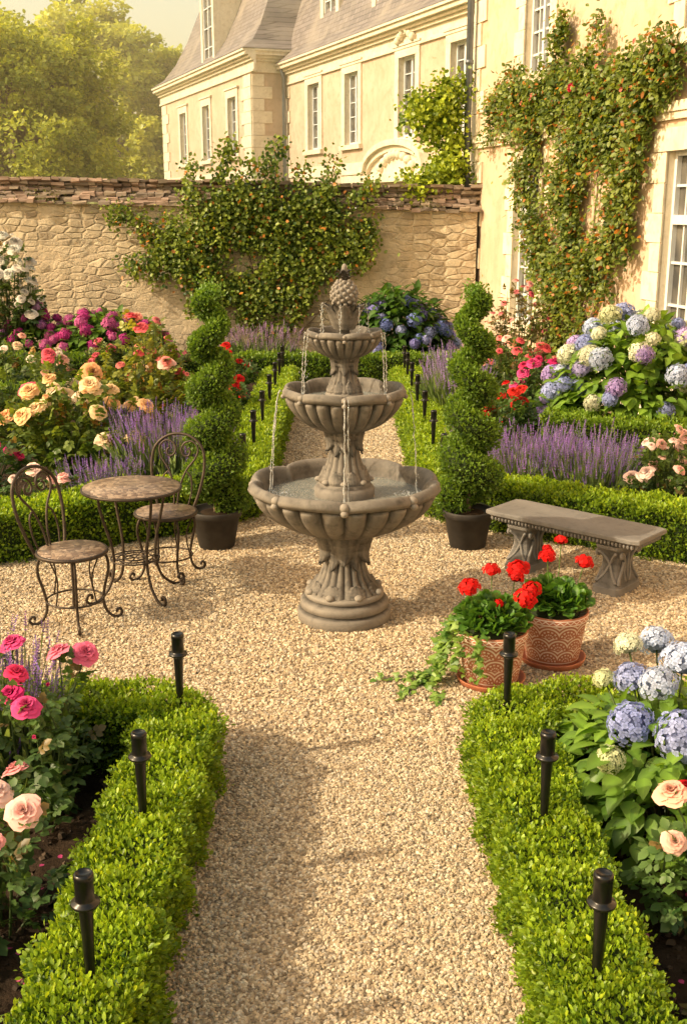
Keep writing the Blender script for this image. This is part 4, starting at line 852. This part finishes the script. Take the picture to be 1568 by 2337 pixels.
for k in range(9):
    t=(k-4)/4; P0=fm_.P([(cu+t*1.1,.12,3.62+.35*(1-t*t))])[0]; ellipsoid(tr,P0,(.16,.16,.14),8,6)
for uu in (cu-1.75,cu+1.75): fm_.box(tr,uu-.25,uu+.25,0,.2,0,3.2)
for k in range(7):
    P0=fm_.P([(10.55+(k-3)*.16,.1,6.98+.1*(3-abs(k-3)))])[0]; ellipsoid(tr,P0,(.12,.12,.12),8,6)
def prism(mb,fr,u0,u1,prof,flip=False):
    V=[];n=len(prof)
    for u in (u0,u1):
        for w_,z in prof: V.append((u,w_,z))
    F=[(i,i+1,n+i+1,n+i) for i in range(n-1)]; mb.add(fr.P(V),F,0,(1,1,1),False); mb.add(fr.P(V),[tuple(range(n)),tuple(range(n,2*n))],0,(1,1,1),False)
prism(rf,fm_,-1,17,[(.40,7.49),(-.1,7.9),(-1.6,11.0),(-2.2,11.6),(-5,12.6),(-8,11.6),(-9,7.49)])
def hip(mb,fr,u0,u1,w0,w1,levels):
    V=[]
    for ins,z in levels: V+=[(u0+ins,w1-ins,z),(u1-ins,w1-ins,z),(u1-ins,w0+ins,z),(u0+ins,w0+ins,z)]
    F=[]
    for k in range(len(levels)-1):
        for j in range(4): F.append((k*4+j,k*4+(j+1)%4,(k+1)*4+(j+1)%4,(k+1)*4+j))
    k=(len(levels)-1)*4; F.append((k,k+1,k+2,k+3)); mb.add(fr.P(V),F,0,(1,1,1),False)
hip(rf,fp,-.45,14.65,-9,.45,[(0,7.95),(.55,8.3),(1.0,8.9),(1.5,9.9),(2.0,11.2),(2.6,13.2),(2.9,14.0),(4.4,15)])
dormer(fp,8.0,8.0,2.0,3.0,-.1,tr,frm,gls,rf); dormer(fm_,3.2,7.9,1.7,1.7,-.5,tr,frm,gls,rf); dormer(fm_,8.2,7.9,1.9,1.7,-.3,tr,frm,gls,rf); dormer(fm_,12.5,7.9,1.7,1.7,-.5,tr,frm,gls,rf)
fm_.box(wall,0,17,-9,-.5,0,7.3); fp.box(wall,.3,14.0,-8.6,-.5,0,7.7)
pp=fm_.P([(.35,.16,0),(.35,.16,7.0),(.35,.3,7.4)]); tube(frm,pp,.075,8,1)
wall.build('plaster_walls',[PLASTER],parent=ch); tr.build('limestone_trim',[TRIM],parent=ch); frm.build('window_frames',[WHITE,ZINC],parent=ch); gls.build('window_glass',[GLASSM],parent=ch); rf.build('slate_roof',[SLATE],parent=ch)
mo=empty('manor_house',(2.07,18.5,0)); OFF=np.array([2.07,18.5])
fr=FrO((2.07,18.5),(.237,-.9715),(-.9715,-.237),OFF); fe_=FrO((2.07,18.5),(.9715,.237),(-.237,.9715),OFF)
wall,tr,frm,gls,rf=MB(),MB(),MB(),MB(),MB()
lo=[(1.85,2.72,.80,3.0),(6.15,7.15,.45,3.02),(10.4,11.4,.45,3.02)]; up=[(2.0,2.85,4.2,6.3),(6.3,7.2,4.2,6.3),(10.5,11.4,4.2,6.3)]
wallgrid(wall,fr,0,20,0,7.4,lo+up); wallgrid(wall,fe_,0,9,0,7.4,[])
windows(fr,lo,tr,frm,gls,.22,.05,4,4,.72,True,.16); windows(fr,up,tr,frm,gls,.22,.05,4,5,.7,True,.16)
fr.box(tr,0,20,-.02,.07,3.42,3.52); fr.box(tr,0,20,-.02,.045,3.34,3.42-.002); fr.box(tr,0,20,-.02,.04,0,.5)
quoins(fr,tr,0,1,0.5,3.34,.33,(.30,.5),.03); quoins(fr,tr,0,1,3.53,6.7,.33,(.30,.5),.03); quoins(fe_,tr,0,1,0,6.7,.33,(.3,.5),.03)
cornice(fr,tr,0,20,7.4,1.0); cornice(fe_,tr,-.3,9,7.403,1.0)
hip(rf,fr,-.4,20.4,-9,.4,[(0,7.44),(.6,7.9),(1.5,9.6),(4,11.5)])
pp=fr.P([(.12,.14,.3),(.12,.14,6.9),(.12,.32,7.3)]); tube(frm,pp,.055,10,1)
for z in (1.2,2.9,4.6,6.2): tube(frm,fr.P([(.12,.14,z),(.12,.14,z+.06)]),.066,10,1)
fr.box(wall,.3,19.8,-8.8,-.6,0,7.2)
wall.build('plaster_walls',[PLASTER],parent=mo); tr.build('limestone_trim',[TRIM],parent=mo); frm.build('window_frames',[WHITE,ZINC],parent=mo); gls.build('window_glass',[GLASSM],parent=mo); rf.build('slate_roof',[SLATE],parent=mo)
# ------------------------------------------------------------------ climbers
def climber(name,strokes,n,outd,ls,c1,c2,rads,branches,fl=(),t=LT,red=.0,flat=.5,loc=(0,0,0),per=45):
    mb=MB(); outd=np.array(outd,float); S=[]; lens=[]
    for s,r in zip(strokes,rads):
        p=cat(s,8); S.append(p); lens.append(np.linalg.norm(np.diff(p,axis=0),axis=1).sum()*r)
    lens=np.array(lens)/sum(lens)
    for p,r,l in zip(S,rads,lens):
        m=int(n*l); nc=max(4,m//per); ci=rng.integers(0,len(p),nc); g=rng.normal(size=(nc,3))*r*.62; g-=np.outer(g@outd,outd)*(1-flat); cc=p[ci]+g+outd*rng.uniform(0,.07,(nc,1)); bri=rng.uniform(-.25,.4,nc)
        k=rng.integers(0,nc,m); Q=cc[k]+rng.normal(size=(m,3))*ls*1.3
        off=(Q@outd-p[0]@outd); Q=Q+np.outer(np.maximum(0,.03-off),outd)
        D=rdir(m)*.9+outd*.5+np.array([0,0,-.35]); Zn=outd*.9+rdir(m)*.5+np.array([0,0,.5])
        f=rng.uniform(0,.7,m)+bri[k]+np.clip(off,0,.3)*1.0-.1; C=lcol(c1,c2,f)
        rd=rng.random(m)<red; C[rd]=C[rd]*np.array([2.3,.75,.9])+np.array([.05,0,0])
        mb.inst(t,basis(D,Zn,ls*rng.uniform(.6,1.25,m),1.0),Q,0,C)
    for b,r in branches:
        p=cat(b,6)+0; p=p+rng.normal(0,.008,p.shape); tube(mb,p,np.linspace(r,r*.35,len(p)),6,1)
    for (q,s,c) in fl: mb.inst(random.choice(ROSE),zbasis(np.array([outd+np.array([0,0,.4])]),np.array([s])),np.array([q],float),2,np.array([c]))
    return mb.build(name,[LEAF,BARK,PETAL],loc)
w2=lambda L_,y=17.90:[(x,y,z) for x,z in L_]
ws=[w2([(-1.3,.95),(-1.15,1.5),(-.9,2.3)]),w2([(-1.6,1.15),(-2.1,1.35),(-2.6,1.55),(-3.15,1.7)]),w2([(-2.8,1.85),(-3.15,2.15),(-3.55,2.35)]),w2([(-2.6,1.85),(-2.0,2.0),(-1.4,2.2),(-.6,2.15),(.2,1.95)]),
    w2([(-2.2,2.35),(-1.6,2.5),(-.9,2.45),(-.2,2.4)]),w2([(-2.35,2.55),(-2.3,3.1)],17.83),w2([(-1.95,2.6),(-1.75,3.45)],17.83),w2([(-1.6,2.6),(-1.45,3.15)],17.83),w2([(-1.2,2.6),(-1.0,3.4)],17.83),w2([(-.75,2.5),(-.65,3.0)],17.83),w2([(-.4,2.5),(-.15,3.1)],17.83),w2([(.0,2.3),(.42,2.78)],17.83),
    w2([(-1.0,1.6),(-.4,1.65),(.15,1.7)]),w2([(-2.4,.85),(-1.9,1.15)]),w2([(-.95,.95),(-.5,1.35)]),w2([(-1.6,.75),(-1.3,.55)]),w2([(-.9,.6),(-.6,1.0)]),w2([(-3.0,1.45),(-3.35,1.5)]),w2([(.2,2.2),(.5,1.9)])]
wr=[.22,.22,.09,.31,.20,.075,.075,.07,.075,.06,.075,.06,.22,.15,.17,.12,.10,.08,.08]
br=[(w2([(-1.4,.0),(-1.5,.7),(-2.0,1.2),(-2.8,1.6),(-3.4,2.3)],17.95),.024),(w2([(-1.35,.0),(-1.4,.9),(-1.5,1.7),(-1.9,2.5),(-1.75,3.3)],17.9),.024),(w2([(-1.3,.0),(-1.1,.8),(-.8,1.6),(-.4,2.3),(-.15,3.0)],17.9),.022),(w2([(-1.3,.0),(-1.2,1.2),(-1.2,2.2),(-1.0,3.2)],17.9),.02),(w2([(-1.2,.0),(-.7,.9),(-.2,1.7),(.1,2.4)],17.95),.018),(w2([(-1.45,.0),(-2.0,.7),(-2.4,1.1)],17.95),.016),(w2([(-1.15,.0),(-.5,.7),(.1,1.4)],17.95),.014)]
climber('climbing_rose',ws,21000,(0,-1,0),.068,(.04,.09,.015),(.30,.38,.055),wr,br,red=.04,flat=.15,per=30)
U3=np.array([.237,-.9715,0]);N3=np.array([-.9715,-.237,0]);O3=np.array([2.07,18.5,0])
fw=lambda L_,off=.07:[tuple(O3+U3*((18.5-y)*1.0293)+N3*off+np.array([0,0,z])) for y,z in L_]
ms=[fw([(17.5,3.75),(16.5,3.9),(15.4,3.95),(14.24,3.9),(13.15,3.85),(12.4,3.85)]),fw([(15.4,4.1),(15.1,4.45),(15.0,4.75)]),fw([(14.2,4.1),(14.0,4.5)]),fw([(16.6,3.6),(15.4,3.65),(14.0,3.65)]),
    fw([(14.9,.6),(14.8,1.14),(14.6,1.72),(14.6,2.3),(14.6,2.83),(14.4,3.36)]),fw([(15.7,3.3),(16.1,2.9),(15.9,2.4),(15.6,1.9),(15.2,1.4)]),fw([(14.3,1.0),(13.7,1.6),(13.4,2.1),(13.25,2.5),(13.25,2.9),(13.0,3.4),(12.8,3.8)]),fw([(15.1,2.6),(14.6,3.0),(14.0,3.3),(13.5,3.6)]),fw([(15.3,1.9),(14.5,1.5),(13.8,1.9)]),fw([(17.2,3.9),(16.6,4.25)]),fw([(12.9,4.0),(12.3,4.15)])]
mr=[.25,.14,.13,.24,.29,.22,.31,.32,.28,.13,.12]
mbr=[(fw([(14.9,.0),(15.0,.7),(15.3,1.5),(15.6,2.3),(15.8,3.3),(16.6,4.0)],.05),.035),(fw([(14.85,.0),(14.6,1.0),(14.7,2.2),(14.6,3.3),(14.4,4.2)],.05),.035),(fw([(14.75,.0),(14.2,.8),(13.7,1.6),(13.4,2.6),(12.9,3.6),(12.5,3.9)],.05),.032),(fw([(14.8,.0),(14.4,.9),(14.1,1.9),(14.0,3.0),(13.9,4.1)],.05),.025),(fw([(14.9,.0),(14.9,.9),(15.1,2.2),(15.2,3.4)],.05),.02)]
mfl=[(tuple(np.array(fw([(14.35,3.85)],.32)[0])),.06,(.55,.02,.06))]+[(tuple(np.array(fw([(random.uniform(12.6,17.0),random.uniform(3.6,4.2))],.25)[0])),.03,(.75,.25,.2)) for _ in range(10)]
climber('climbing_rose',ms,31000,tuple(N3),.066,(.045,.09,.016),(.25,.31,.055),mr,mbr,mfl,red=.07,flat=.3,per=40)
vs=[[(1.75,18.3,2.75),(1.6,18.3,2.95),(1.3,18.25,2.85),(1.05,18.2,2.75)],[(1.68,18.4,2.9),(1.7,18.4,3.4),(1.6,18.4,3.9),(1.72,18.4,4.3)],[(1.5,18.4,3.85),(1.25,18.4,3.95),(1.28,18.4,3.6)]]
climber('wisteria_vine',vs,6500,(0,-1,0),.075,(.10,.17,.015),(.48,.58,.05),[.13,.18,.16],[([(1.85,18.3,2.4),(1.75,18.3,3.2),(1.7,18.4,4.2)],.03)],flat=.7)
# ------------------------------------------------------------------ trees
def tree(name,loc,h,r,rz,n,ls,c1,c2,ncl=150):
    mb=MB(); zc=h-rz; tube(mb,cat([(0,0,0),(.1,0,zc*.4),(0,.1,zc),(0,0,h-rz*.4)],5),np.linspace(.035*h,.008*h,16),9,1)
    cl=[]
    for i in range(ncl):
        d=rdir(1)[0]; k=random.uniform(.45,1)**.6; d[2]=d[2] if d[2]>-.55 else -d[2]; lump=1+.14*math.sin(d[0]*5+d[2]*4)+.1*math.sin(d[1]*7+1); cl.append(np.array([0,0,zc])+d*k*np.array([r,r,rz])*lump)
    cl=np.array(cl)
    for i in range(0,ncl,7): tube(mb,cat([(0,0,zc*.55),tuple(cl[i]*np.array([.4,.4,.75])),tuple(cl[i])],4),np.linspace(.012*h,.003*h,9),6,1)
    cr=rng.uniform(.5,1.1,ncl)*r*.24; k=rng.integers(0,ncl,n); d=rdir(n); Q=cl[k]+d*(cr[k]*rng.uniform(.3,1,n)**.5)[:,None]*np.array([1,1,.75])
    out=nrm(Q-np.array([0,0,zc])); D=out*.4+rdir(n)+np.array([0,0,-.2]); Zn=np.array([0,0,1.])+rdir(n)*.6+out*.4
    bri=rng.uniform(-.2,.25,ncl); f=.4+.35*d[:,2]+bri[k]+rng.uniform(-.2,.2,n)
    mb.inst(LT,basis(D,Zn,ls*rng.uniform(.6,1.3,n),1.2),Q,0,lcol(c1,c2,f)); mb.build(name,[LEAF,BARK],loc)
ya=(.26,.30,.04);yb=(.58,.60,.11)
tree('deciduous_tree',(-10.8,38,0),8.6,3.8,3.5,60000,.14,(.19,.235,.03),(.55,.58,.08),220)
tree('deciduous_tree',(-15.8,41,0),8.0,3.8,3.3,34000,.17,(.19,.235,.03),(.55,.58,.08))
tree('deciduous_tree',(-12.0,60,0),12.6,4.4,5.8,44000,.23,ya,(.68,.70,.13))
tree('deciduous_tree',(-18.2,63,0),12.0,4.8,5.4,38000,.26,ya,(.70,.72,.14))
tree('deciduous_tree',(-27,60,0),12,5.5,5.6,20000,.32,ya,yb)
mb=MB(); n=26000; nc=160; cx=rng.uniform(-70,60,nc); cy=rng.uniform(85,110,nc); cz=rng.uniform(1,8,nc); k=rng.integers(0,nc,n); d=rdir(n)
Q=np.stack([cx[k],cy[k],cz[k]],-1)+d*np.array([5,3,2.6])*rng.uniform(.4,1,(n,1)); Q[:,2]=np.maximum(Q[:,2],.2); mb.inst(LT,basis(rdir(n),rdir(n)+np.array([0,-.4,.8]),.7*rng.uniform(.6,1.2,n),1.3),Q,0,lcol(ya,yb,rng.random(n)*.8)); mb.build('distant_trees',[LEAF])
print('objects',len(bpy.data.objects))
